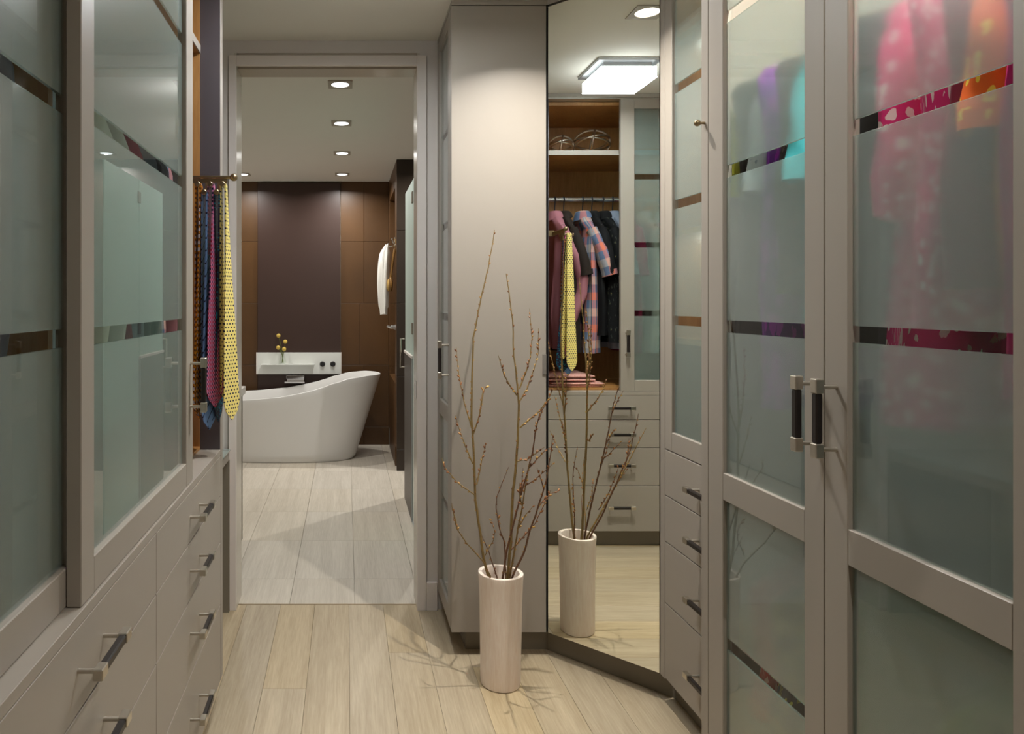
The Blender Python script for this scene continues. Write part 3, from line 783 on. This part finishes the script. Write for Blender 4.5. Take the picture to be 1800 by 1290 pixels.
# shower glass
t = thing('shower_screen', 'pale green glass screen standing on the low shower wall', 'screen', (.41, 4.6, 1.02))
MB().box(.406, .414, 4.325, 4.868, 1.0225, 2.105, .001).build('glass_pane', 'frost_shower', t)
b = MB(); b.tube([(.398, 4.845, 1.10), (.372, 4.845, 1.10), (.372, 4.845, .90)], .0055, 10); b.build('pull_handle', 'nickel', t, True)
MB().tube([(.398, 4.845, .905), (.372, 4.845, .905)], .0055, 10).build('pull_foot', 'nickel', t, True)
t = thing('shower_door', 'pale green glass shower door just behind the right jamb', 'door', (.42, 4.0, 0))
MB().box(.406, .414, 3.70, 4.312, .012, 2.105, .001).build('glass_pane', 'frost_shower', t)
for z in (1.995, 1.19): MB().box(.398, .422, 4.285, 4.335, z-.035, z+.035, .002).build('hinge', 'paint_dark', t)
MB().box(.40, .42, 3.70, 4.312, 0, .0125).build('door_sweep', 'lamp_metal', t)
# vanity
t = thing('vanity', 'dark bathroom vanity with a pale top left of the doorway', 'vanity', (-1.0, 3.5, 0))
MB().box(-1.449, -.565, 3.26, 3.72, 0, .866).build('carcass', 'vanity', t)
for i in range(1): MB().box(-.565, -.551, 3.262, 3.718, .10, .862, .001).build('door', 'vanity', t)
MB().box(-1.449, -.538, 3.25, 3.74, .866, .905, .002).build('vanity_top', 'trim', t)

# ------------------------------------------------------------------ vase and willow branches
VC = Vector((.545, 2.49, 0))
t = thing('floor_vase', 'tall whitewashed wooden cylinder vase standing on the floor before the mirror', 'vase', VC)
def wob(a, z): return 1 + .022*math.sin(2*a+.6+z*3) + .012*math.sin(3*a+z*5)
prof = [(.064, 0), (.0685, .003), (.070, .02), (.0705, .10), (.0715, .2), (.073, .3), (.0755, .37), (.077, .388), (.0765, .393), (.064, .393), (.0625, .388), (.060, .3), (.059, .06), (.02, .055)]
MB().lathe(prof, VC, 48, wob=wob).build('vase_body', 'whitewash', t, True)
DB = 2.49
BR = {
 'tall bare willow branch on the left of the vase, reaching highest': ('bark', .0052, (0, .02, .04, .05), [
   [(858, 1013), (850, 980), (843, 930), (836, 880), (832, 790), (829, 736), (829.5, 680), (830.6, 628), (832, 594), (841, 547), (850, 504), (858.5, 470), (864, 439), (869, 404)],
   [(829, 752), (816, 708), (806.5, 659), (802, 611)], [(832, 763), (843.7, 727), (850, 687), (855.5, 679)], [(843.7, 727), (847, 700), (849.5, 679)],
   [(831, 815), (818, 784), (809, 760), (800, 730)], [(834.6, 870), (802, 846.5), (780, 818.6), (776, 805)], [(838, 852), (843, 828), (848.6, 800), (855, 779)]]),
 'low curved willow twig leaning left out of the vase': ('bark', .0032, (-.05, -.09), [
   [(862, 1012), (849, 986), (820, 954.6), (803, 929), (794.4, 891.5), (794, 884)], [(853, 976), (867.5, 949), (870, 934.5), (863, 911.6)], [(806, 934), (799, 905), (793, 893)]]),
 'thick upright willow branch at the centre of the vase': ('bark', .0056, (-.01, -.02, -.02, 0), [
   [(892, 1015), (897.6, 954.6), (902, 860), (905.6, 830), (910, 774), (912, 711.6), (910, 688), (907.4, 656), (903, 625.6), (901, 563), (896, 522.5), (890, 480.7)],
   [(912, 709), (913.4, 705), (927, 682), (939.7, 646.5), (946, 621.7), (946.5, 577)], [(912.8, 683.7), (924, 656), (932, 628), (935, 594), (931, 542.7)],
   [(908.7, 694.5), (893, 673), (884, 652.7), (876, 624.8)], [(913.7, 752), (933.5, 735), (949.8, 721), (963.7, 702), (974, 681)], [(909, 810.5), (929, 806), (947, 793), (957, 786)]]),
 'reddish willow branch fanning right towards the mirror': ('bark_red', .0042, (-.03, -.08, -.12), [
   [(884, 1015), (890.5, 969), (900.5, 929), (909, 897), (919.5, 856), (929, 823), (936, 795), (940.5, 763), (946, 739.5), (953, 721), (964, 705)],
   [(914, 876), (917, 850), (919.5, 823)], [(929, 823), (945, 806), (960, 790), (972, 786)], [(919.5, 856), (940, 843), (960, 826), (975, 812)], [(940.5, 763), (947, 735), (951, 716)]]),
 'dark willow branch leaning furthest right out of the vase': ('bark_red', .0042, (-.04, -.11, -.17, -.20), [
   [(900, 1015), (920.6, 972), (932, 931.7), (946, 891.5), (956, 860), (962, 838), (968, 800), (971, 768)],
   [(899, 966), (920.6, 943), (940.6, 920), (960.7, 877), (968, 862)], [(945, 893), (958, 876), (972, 866), (984, 862)], [(956, 860), (949, 838), (944, 822)]]),
 'short red willow twig rising between the two main branches': ('bark_red', .0028, (.02, .01), [
   [(889, 1012), (888, 985), (886, 950), (877.5, 929), (872, 894), (873, 875), (880, 856), (887, 838), (894, 821)], [(889, 960), (880, 935), (876, 908)]]),
 'thin brown willow twig bent left at the vase mouth': ('bark_red', .0028, (-.03, -.04), [[(874, 1014), (866, 992), (860, 972), (853, 955), (847, 942)]]),
 'willow branch leaning from the vase towards the viewer': ('bark', .0042, (-.03, -.12, -.2, -.27), [
   [(896, 1014), (903, 975), (910, 930), (918, 890), (924, 850), (931, 815)], [(910, 930), (924, 905), (938, 888)], [(918, 890), (913, 868), (914, 848)]]),
}
rb = random.Random(3)
for lab, (mat, rad, dys, lines) in BR.items():
    t = thing('willow_branch', lab, 'branch', (VC.x, VC.y, .0), 'willow branches in the floor vase')
    main = lines[0]; y_top = min(p[1] for p in main); y_bot = main[0][1]
    def dy(py):
        f = max(0, min(1, (y_bot-py)/(y_bot-y_top)))*(len(dys)-1); i = min(int(f), len(dys)-2)
        return dys[i]+(dys[i+1]-dys[i])*(f-i)
    st = MB(); bd = MB()
    for li, ln in enumerate(lines):
        tw = rb.uniform(-.05, .05)
        pts = [at(px, py, DB+dy(py)+(tw*(j/(len(ln)-1)) if li else 0)) for j, (px, py) in enumerate(ln)]
        if li == 0:   # foot of the branch, down inside the vase
            foot = Vector((VC.x+(pts[0].x-VC.x)*.3, VC.y+(pts[0].y-VC.y)*.3, .06)); pts = [foot] + pts
        fine = []
        for p, q in zip(pts, pts[1:]):
            for s in range(3):
                f = s/3; fine.append(p.lerp(q, f) + Vector((rb.uniform(-1, 1), rb.uniform(-1, 1), 0))*.0009)
        fine.append(pts[-1]); m_ = len(fine)
        r0 = rad if li == 0 else rad*.52
        st.tube(fine, [r0*(1-.72*j/(m_-1)) for j in range(m_)], 6)
        # buds
        s_all = 0; start = .30 if li == 0 else .12
        L = sum((b_-a_).length for a_, b_ in zip(fine, fine[1:])); nxt = L*start
        for p, q in zip(fine, fine[1:]):
            seg = (q-p).length
            if seg < 1e-6: continue
            while nxt < s_all+seg:
                c = p.lerp(q, (nxt-s_all)/seg); d = (q-p).normalized()
                side = d.orthogonal().normalized(); side.rotate(Matrix.Rotation(rb.uniform(0, 2*PI), 3, d))
                big = rb.uniform(.75, 1.35)*(1.0 if li else .75)
                rot = (d*.8+side*.6).to_track_quat('Z', 'Y').to_matrix().to_4x4()
                bd.ball(c+side*.0028, .0031*big, 1, (1, 1, 2.1), rot)
                nxt += rb.uniform(.011, .026)*(1.0 if li else 1.5)
            s_all += seg
    st.build('stem', mat, t, True)
    bd.build('buds', 'bud', t, True)['kind'] = 'stuff'

# ------------------------------------------------------------------ tie rack and neckties
RY = 2.255
tr_ = thing('tie_rack', 'pull-out bronze tie rack with a round end knob, holding five neckties', 'rack', (-.47, RY, 1.75))
MB().tube([(-.62, RY, 1.750), (-.372, RY, 1.750)], .0055, 12).build('rail', 'bronze', tr_, True)
MB().ball((-.3625, RY, 1.750), .0125, 3).build('end_knob', 'bronze', tr_, True)
MB().box(-.60, -.383, RY-.003, RY+.003, 1.732, 1.748).build('peg_plate', 'bronze', tr_)
MB().box(-.64, -.60, RY-.01, 2.3265, 1.730, 1.765, .002).build('bracket', 'bronze', tr_)
PEG = [(350.2, 326), (361.5, 340), (371.8, 326), (383.2, 340), (393.5, 326)]
pegs = []
for px, py in PEG:
    c = at(px, py, RY-.02); pegs.append(c)
    b = MB(); b.tube([(c.x, RY-.003, c.z), (c.x, RY-.046, c.z)], .0035, 8); b.lathe([(.0085, -.046), (.0085, -.050), (.007, -.0515)], (c.x, RY, c.z), 16, 'y')
    b.box(c.x-.005, c.x+.005, RY-.0031, RY+.0031, c.z-.006, 1.74); b.build('peg', 'bronze', tr_, True)
def leg(b, top, tip, w0, w1, th, twist, s0, bow=0.0, n=26, point=True, mirror=1):
    """one hanging end of a necktie: closed thin strip, width along y at the peg, turning by twist"""
    L = (tip-top).length; rows = []
    for i in range(n+1):
        f = i/n; c = top.lerp(tip, f) + Vector((bow*math.sin(PI*f), 0, 0))
        w = (w0+(w1-w0)*f**1.15)/2; ang = twist*min(1, f*1.6)
        d = Vector((math.sin(ang), math.cos(ang), 0)); nr = Vector((math.cos(ang), -math.sin(ang), 0))
        q = 0
        tipw = w1/2
        rem = (1-f)*L
        if point and rem < tipw: w = max(.0006, tipw*rem/tipw)
        t = th*(.5+.5*(1-f)) + .0012
        cur = .12*w
        rows.append([c - d*w + nr*(-t/2), c - d*w*.5 + nr*(-t/2-cur), c + d*w*.5 + nr*(-t/2-cur), c + d*w + nr*(-t/2),
                     c + d*w + nr*(t/2), c + d*w*.5 + nr*(t/2-cur*.2), c - d*w*.5 + nr*(t/2-cur*.2), c - d*w + nr*(t/2)])
    U = [-1, -.5, .5, 1, 1, .5, -.5, -1, -1]
    def uv(i, j):
        f = i/n; w = (w0+(w1-w0)*f**1.15)/2
        return (U[j]*w + .5 + 0.0, s0 + f*L)
    # rows near the point added finer
    V = b.grid(rows, uv, True); b.cap(V[0], True); b.cap(V[-1])
def necktie(lab, mat, c, wtip, wtop_w, ntip, lead, tw):
    """c: peg point; wtip: wide end tip; ntip: narrow end tip; lead=+1 wide end on the +x side"""
    y = RY-.026
    t = thing('necktie', lab, 'tie', (c.x, y, c.z+.005), 'neckties on the pull-out rack')
    P = Vector((c.x, y, c.z))
    b = MB()
    dx = .0075*lead
    # loop over the peg
    rows = []
    for k in range(9):
        a = PI*k/8; cx, cz = math.cos(a)*.0075, math.sin(a)*.0065+.0
        nrm = Vector((math.cos(a), 0, math.sin(a)))
        q = P + Vector((cx, 0, cz)); h = wtop_w/2
        rows.append([q + Vector((0, -h, 0)) - nrm*.0015, q + Vector((0, h, 0)) - nrm*.0015, q + Vector((0, h, 0)) + nrm*.0018, q + Vector((0, -h, 0)) + nrm*.0018])
    V = b.grid(rows, lambda i, j: (.5 + (wtop_w/2)*(-1, 1, 1, -1, -1)[j], .03*i/8), True)
    leg(b, P + Vector((dx, 0, 0)), wtip, wtop_w, .083, .004, tw, .03)
    b.build('wide_end', mat, t, True)
    b = MB(); leg(b, P + Vector((-dx, 0, 0)), ntip, wtop_w, .040, .003, tw*.7, .03); b.build('narrow_end', mat, t, True)
Y_ = RY-.026
def tp(px, py, dy=0): return at(px, py, Y_+dy)
necktie('amber chain patterned necktie, the one furthest into the closet', 'tie_gold', pegs[0], tp(350, 736, .0), .026, tp(347, 690, .008), 1, .30)
necktie('blue silk necktie with thin dark diagonal stripes', 'tie_blue', pegs[1], tp(368, 755, -.01), .028, tp(360, 700, .012), 1, .42)
necktie('mauve pink necktie with a small red and navy woven pattern', 'tie_pink', pegs[2], tp(378, 716, -.012), .026, tp(370, 680, .02), 1, .55)
necktie('dark plum necktie with teal flecks', 'tie_teal', pegs[3], tp(384, 742, .03), .022, tp(382, 690, .036), 1, .16)
necktie('yellow necktie with navy dots, nearest the doorway', 'tie_yellow', pegs[4], tp(408, 738, -.008), .024, tp(393, 700, .028), 1, .50)

# ------------------------------------------------------------------ clothes
def sring(hw, ht, z, n, rip, ph, k1, cy=0.0, cx=0.0):
    out = []
    for k in range(n):
        a = 2*PI*k/n; c, s = math.cos(a), math.sin(a)
        x = cx + hw*math.copysign(abs(c)**.8, c); y = cy + ht*math.copysign(abs(s)**.75, s)*(1+rip*math.sin(a*k1+ph)) + rip*.018*math.sin(x*60+ph)
        out.append((x, y, z))
    return out
def shirt(name, lab, cat, mat, loc, rotz, L=.78, W=.42, ht=.03, sleeve=None, collar=True, flare=.012, group=None, seed=0, elbow=-.09, open_hem=True, cuff=None, cmat=None, straps=False):
    """garment on a hanger; local x runs along the shoulders, z = 0 at the neck"""
    r = random.Random(seed); t = thing(name, lab, cat, loc, group); t.rotation_euler = (0, 0, rotz)
    ORIG[t.name] = Vector((0, 0, 0))
    n = 44; hwS = W/2
    rows = []; zs = []
    prof = [(.0, .062, .85), (-.014, .082, .95), (-.036, .12, 1.0), (-.060, .155, .95), (-.084, hwS*.93, .75), (-.108, hwS*.99, .75), (-.15, hwS*.965, 1.0), (-.22, hwS*.93, 1.1)]
    if straps: prof = [(-.02, .10, .5), (-.05, .14, .7), (-.10, .155, .9), (-.18, .16, 1.0), (-.25, .15, 1.0)]
    m_ = 14
    last = prof[-1]
    for i in range(1, m_+1):
        f = i/m_; prof.append((last[0] + (-L-last[0])*f, last[1]+flare*f+.006*math.sin(f*7+seed), 1.1+.25*f))
    ph = r.uniform(0, 6)
    for z, hw, k in prof:
        f = max(0, (-z-.1)/L)
        rows.append(sring(hw, ht*k, z, n, .10+.5*min(1, f), ph+f*1.2, 7, cy=.004*math.sin(z*9+seed)))
        zs.append(z)
    rows.append([(x*.97, y*.9, z+.012) for x, y, z in rows[-1]])
    zs.append(zs[-1])
    b = MB()
    def uv(i, j): 
        a = j/n; return (abs((a*4 % 2)-1)*W + (.7 if a > .5 else 0), -zs[i])
    V = b.grid(rows, uv, True); b.cap(V[0]); b.cap(V[-1])
    b.build('body', mat, t, True)
    if sleeve:
        for s in (1, -1):
            if sleeve == 'long':
                pts = [(s*(hwS-.05), 0, -.10), (s*(hwS-.03), elbow*.2, -.155), (s*(hwS-.018), elbow*.6, -.25), (s*(hwS-.012), elbow, -.38), (s*(hwS-.014), elbow*.95, -.46), (s*(hwS-.022), elbow*.6, -.56), (s*(hwS-.035), elbow*.35, -.66), (s*(hwS-.035), elbow*.35, -.70)]
                rad = [(.030, .07), (.031, .076), (.029, .076), (.029, .072), (.028, .066), (.026, .058), (.023, .050), (.023, .048)]
            elif sleeve == 'short':
                pts = [(s*(hwS-.05), 0, -.10), (s*(hwS-.03), elbow*.2, -.155), (s*(hwS-.018), elbow*.5, -.22), (s*(hwS-.01), elbow*.8, -.30), (s*(hwS-.006), elbow, -.36)]
                rad = [(.028, .075), (.031, .082), (.033, .084), (.035, .086), (.037, .088)]
            else:   # kimono
                pts = [(s*(hwS-.06), 0, -.10), (s*(hwS-.045), 0, -.16), (s*(hwS-.035), 0, -.3), (s*(hwS-.015), .0, -.40), (s*(hwS+.0), .0, -sleeve)]
                rad = [(.03, .08), (.03, .085), (.026, .085), (.022, .07), (.010, .040)]
            rr = []; n2 = 20; S = []; acc = 0
            P = [Vector(p) for p in pts]
            fine = []; rf = []
            for i in range(len(P)-1):
                for q in range(4):
                    f = q/4; fine.append(P[i].lerp(P[i+1], f)); rf.append(tuple(a_+(b_-a_)*f for a_, b_ in zip(rad[i], rad[i+1])))
            fine.append(P[-1]); rf.append(rad[-1])
            for i, p in enumerate(fine):
                tg = (fine[min(i+1, len(fine)-1)]-fine[max(0, i-1)]).normalized()
                xa = Vector((1, 0, 0)); xa = (xa - tg*xa.dot(tg)).normalized(); ya = tg.cross(xa)
                wr = .10*math.sin(i*1.1+seed)
                rr.append([p + xa*rf[i][1]*.62*math.cos(2*PI*k/n2)*(1+.08*math.sin(3*2*PI*k/n2+i*.7)) + ya*rf[i][0]*(1.1+wr*.5)*math.sin(2*PI*k/n2) for k in range(n2)])
                S.append(acc); acc += (fine[min(i+1, len(fine)-1)]-p).length
            inner = [[p+(q-p)*.12 for q in rr[-1]] for p in [fine[-1]]]
            rr.append([q*.0+(fine[-1]+(q-fine[-1])*.93)+Vector((0, 0, .03)) for q in rr[-1]]); S.append(acc)
            b = MB(); V = b.grid(rr, lambda i, j: (abs((j/n2*2) % 2-1)*.2, S[min(i, len(S)-1)]), True); b.cap(V[0]); b.cap(V[-1])
            sl = b.build('sleeve', mat, t, True)
            if sleeve == 'long' and cuff:
                e = fine[-1]; q = []
                for z_, k_ in ((.0, 1.0), (0, 1.06), (-.055, 1.04), (-.055, .97)):
                    q.append([e + Vector((.033*k_*math.cos(2*PI*k/20), .028*k_*math.sin(2*PI*k/20), z_)) for k in range(20)])
                b = MB(); V = b.grid(q, lambda i, j: (j*.01, i*.02), True); b.cap(V[0]); b.cap(V[-1]); cf = b.build('cuff', mat, sl, True)
                if s > 0:
                    for bx in (-.010, .008): MB().ball((e.x+bx+.004, e.y-.030, e.z-.027), .0055, 2, (1, .5, 1)).build('button', 'towel', sl, True)
    if collar:
        cr = []
        for z_, k_ in ((-.006, 1.0), (.012, .86), (.024, .78), (.027, .82), (.021, .95), (.002, 1.12), (-.020, 1.26), (-.018, 1.20)):
            cr.append([(.066*k_*math.cos(2*PI*k/30), (ht*.9+.012)*k_*math.sin(2*PI*k/30), z_ - (.012*math.sin(2*PI*k/30) if k_ > 1.1 else 0)) for k in range(30)])
        b = MB(); b.grid(cr, lambda i, j: (j*.012, i*.012), True); b.build('collar', cmat or mat, t, True)
    return t
def hanger(loc, rotz, mat, lab, dz, group):
    """black hook hanger: dz = height of the rod centre above the neck of the garment"""
    t = thing('hanger', lab, 'hanger', loc, group); t.rotation_euler = (0, 0, rotz); ORIG[t.name] = Vector((0, 0, 0))
    r = .0165; pts = [(0, 0, -.012), (0, 0, dz-.03)]
    for k in range(10):
        a = -PI*.55 + k*(PI*1.45)/9
        pts.append((-r*math.sin(a)*1.0 - 0, 0, dz - r*math.cos(a)*-1.0 - 0))
    pts = [(0, 0, -.012), (0, 0, dz-.045), (.006, 0, dz-.028)] + [(r*math.cos(a), 0, dz+r*math.sin(a)) for a in [(-.35+k*.155)*PI for k in range(10)]]
    MB().tube(pts, .0034, 8).build('hook', mat, t, True)
    MB().tube([(-.17, 0, -.075), (-.09, 0, -.035), (0, 0, -.012), (.09, 0, -.035), (.17, 0, -.075)], .006, 8).build('shoulder_bar', mat, t, True)
    MB().tube([(-.165, 0, -.078), (.165, 0, -.078)], .004, 8).build('trouser_bar', mat, t, True)
G1, G2 = 'shirts in the open closet bay', 'hangers in the open closet bay'
XB, ZN = -.735, 1.862
bay = [  # y, name, label, mat, kwargs, hanger label
 (2.205, 'shirt', 'dusty pink long sleeved shirt beside the neckties', 'c_pink', dict(L=.78, sleeve='long', seed=1, cuff=True, W=.41, elbow=-.10, ht=.034), 'black hanger carrying the dusty pink shirt'),
 (2.152, 'shirt', 'dark brown shirt between the pink and the checked shirts', 'c_brown', dict(L=.80, sleeve='short', seed=2, W=.42, elbow=-.06, ht=.03), 'black hanger carrying the dark brown shirt'),
 (2.040, 'shirt', 'short sleeved checked shirt in peach, blue and cream', 'c_plaid', dict(L=.80, sleeve='short', seed=3, W=.42, elbow=-.085, ht=.034), 'black hanger carrying the checked shirt'),
 (1.985, 'shirt', 'plain black shirt behind the checked shirt', 'c_black', dict(L=.70, sleeve='short', seed=4, W=.42, elbow=-.03, ht=.026), 'black hanger carrying the plain black shirt'),
 (1.918, 'shirt', 'black shirt with grey and yellow leaf print', 'c_leaf', dict(L=.74, sleeve='short', seed=5, W=.42, elbow=-.04, ht=.03, cmat='c_black'), 'black hanger carrying the leaf print shirt'),
 (1.862, 'shirt', 'grey blue shirt half hidden by the sliding door', 'c_greyblue', dict(L=.78, sleeve='short', seed=6, W=.42, elbow=-.03, ht=.03), 'black hanger carrying the grey blue shirt'),
]
for y, nm, lab, mat, kw, hl in bay:
    shirt(nm, lab, 'shirt', mat, (XB, y, ZN), 0, group=G1, **kw)
    hanger((XB, y, ZN), 0, 'black', hl, 1.961-ZN, G2)
# behind the left sliding doors
G3, G4 = 'clothes behind the left sliding doors', 'hangers behind the left sliding doors'
for y, lab, mat, sl, sd, hl in [(1.095, 'dark slate jacket behind the rear sliding door, nearest its inner edge', 'c_slate', 'long', 11, 'hanger of the slate jacket'),
                       (1.030, 'rust brown shirt behind the rear sliding door', 'c_rust', 'long', 12, 'hanger of the rust shirt'),
                       (.965, 'navy shirt behind the rear sliding door', 'c_navy', 'long', 13, 'hanger of the navy shirt'),
                       (.900, 'beige jacket at the far left behind the rear sliding door', 'c_beige', 'long', 14, 'hanger of the beige jacket'),
                       (1.78, 'wine red shirt behind the front sliding door', 'c_wine', 'short', 15, 'hanger of the wine red shirt'),
                       (1.68, 'pale grey shirt behind the front sliding door, next to the wine red one', 'c_pale', 'long', 16, 'hanger of the pale grey shirt'),
                       (1.56, 'white shirt in the middle behind the front sliding door', 'c_cream', 'long', 17, 'hanger of the white shirt'),
                       (1.43, 'light sage shirt behind the front sliding door', 'c_sage', 'long', 18, 'hanger of the light sage shirt'),
                       (1.28, 'pale blue shirt behind the near edge of the front sliding door', 'c_paleblue', 'long', 19, 'hanger of the pale blue shirt')]:
    shirt('shirt', lab, 'shirt', mat, (XB, y, ZN), 0, L=.80, sleeve=sl, seed=sd, W=.39, elbow=-.01, ht=.022, group=G3)
    hanger((XB, y, ZN), 0, 'black', hl, 1.961-ZN, G4)
# folded shirts on the bay floor
def folded(name, lab, x0, x1, y0, y1, z0, layers, th, seed):
    r = random.Random(seed); t = thing(name, lab, 'shirt', ((x0+x1)/2, (y0+y1)/2, z0), 'folded shirts on the closet floor')
    for i in range(layers):
        n = 14; rows = []
        jx, jy = r.uniform(-.006, .006), r.uniform(-.01, .01)
        zb = z0+i*th
        def pr(f): return [(0, .12), (.35, .0), (1, .0), (1, 1), (.35, 1.0), (0, .88)]
        for a in range(17):
            fy = a/16; y = y0+jy+(y1-y0)*fy + .004*math.sin(a*1.3+seed)
            row = []
            edge = min(1, min(fy, 1-fy)*9+.35)
            for k in range(18):
                q = 2*PI*k/18; cx = math.copysign(abs(math.cos(q))**.35, math.cos(q)); cz = math.copysign(abs(math.sin(q))**.6, math.sin(q))
                x = (x0+x1)/2+jx + (x1-x0)/2*cx*(.9+.1*edge)
                z = zb + th/2 + cz*th/2*edge*(1 if cz < 0 else 1+.25*math.sin(x*26+y*17+seed)*(1 if i == layers-1 else .2))
                row.append((x, y, z))
            rows.append(row)
        b = MB(); V = b.grid(rows, lambda i_, j_: (j_*.012, i_*.02), True); b.cap(V[0], True); b.cap(V[-1])
        b.build('fold', 'c_gingham', t, True)
folded('folded_shirt', 'neatly folded red gingham shirt lying flat on the closet floor', -.83, -.51, 1.99, 2.29, .8725, 2, .013, 1)
folded('folded_shirt', 'rumpled red gingham shirt on top of the flat folded one', -.82, -.53, 2.03, 2.30, .9010, 2, .020, 5)
# wire orbs on the upper shelf
def orb(lab, c, rx, rz, seed):
    r = random.Random(seed); t = thing('wire_orb', lab, 'ornament', (c[0], c[1], c[2]-rz), 'metal ring orbs on the closet shelf')
    for k in range(4):
        ax = Matrix.Rotation(k*PI/4+.25, 4, 'Z') @ Matrix.Rotation((.15, 1.15, .35, 1.3)[k], 4, 'X'); b = MB(); P = []
        for i in range(41):
            a = 2*PI*i/40; p = ax @ Vector((math.cos(a), 0, math.sin(a)))
            P.append((c[0]+p.x*rx*(1-.012*k), c[1]+p.y*rx*(1-.012*k), c[2]+p.z*(rz-.005)*(1-.012*k)))
        b.tube(P, .0058, 8, False); b.build('ring', 'nickel', t, True)
orb('smaller metal ring orb at the door end of the closet shelf', (-.68, 2.185, 2.198+.066), .072, .066, 1)
orb('larger metal ring orb on the closet shelf', (-.68, 2.005, 2.198+.082), .105, .082, 2)
# clothes in the tall wardrobe
G5, G6 = 'clothes behind the tall wardrobe doors', 'hangers in the tall wardrobe'
XT = 1.205
for i, (y, lab, mat, kw) in enumerate([
   (1.762, 'yellow dress at the far end of the tall wardrobe', 'c_yellow', dict(L=.45, W=.42, ht=.012, sleeve='short', elbow=0)),
   (1.722, 'black dress in the tall wardrobe beside the yellow one', 'c_black', dict(L=.85, W=.52, ht=.013)),
   (1.664, 'white patterned blouse in the tall wardrobe', 'c_white', dict(L=.62, W=.42, ht=.022, sleeve='short', elbow=0)),
   (1.607, 'purple print dress in the tall wardrobe', 'c_purple', dict(L=.86, W=.53, ht=.022)),
   (1.552, 'dark lace blouse between the purple and turquoise dresses', 'c_lace', dict(L=.60, W=.52, ht=.012)),
   (1.505, 'turquoise dress near the meeting edge of the wardrobe doors', 'c_turq', dict(L=.66, W=.43, ht=.03, sleeve='short', elbow=0)),
   (1.318, 'black top in the tall wardrobe behind the pulls', 'c_black', dict(L=.70, W=.53, ht=.02)),
   (1.262, 'hot pink kimono with white flowers touching the frosted glass', 'c_pinkflower', dict(L=.84, W=.46, ht=.04, sleeve=.47)),
   (1.180, 'second pink flowered robe beside the hot pink kimono', 'c_pinkflower', dict(L=.66, W=.52, ht=.022)),
   (1.115, 'wine coloured dress beside the pink robes', 'c_wine', dict(L=.60, W=.52, ht=.02)),
   (1.070, 'orange print dress near the right edge of the wardrobe', 'c_orange', dict(L=.72, W=.43, ht=.02, sleeve='short', elbow=0)),
   (1.025, 'magenta long dress behind the orange print dress', 'c_magenta', dict(L=.76, W=.52, ht=.014)),
   (.990, 'black skirted dress between the magenta and ochre ones', 'c_black', dict(L=.62, W=.52, ht=.014)),
   (.948, 'ochre dotted dress closest to the viewer', 'c_pdot', dict(L=.9, W=.52, ht=.018))]):
    shirt('dress', lab, 'dress', mat, (XT, y, 1.967), 0, seed=20+i, collar=False, group=G5, **kw)
    hanger((XT, y, 1.967), 0, 'black', 'hanger of the ' + lab.split(' in the')[0].split(' at the')[0].split(' near')[0].split(' beside')[0].split(' behind')[0].split(' with')[0].split(' between')[0].split(' closest')[0], 2.06-1.967, G6)
for i, (y, lab, mat, L) in enumerate([(1.70, 'red swirl print skirt low in the tall wardrobe', 'c_red', .40), (1.62, 'yellow and grey floral skirt low in the tall wardrobe', 'c_floral', .42),
        (1.50, 'mint green skirt low in the tall wardrobe', 'c_mint', .50), (1.16, 'leaf green skirt low behind the right wardrobe door', 'c_green', .42)]):
    shirt('skirt', lab, 'skirt', mat, (XT, y, .75), 0, L=L, W=.44, ht=.035, seed=40+i, collar=False, group='skirts on the lower wardrobe rod')
    hanger((XT, y, .75), 0, 'black', 'hanger of the ' + lab.split(' low')[0], .09, 'hangers on the lower wardrobe rod')
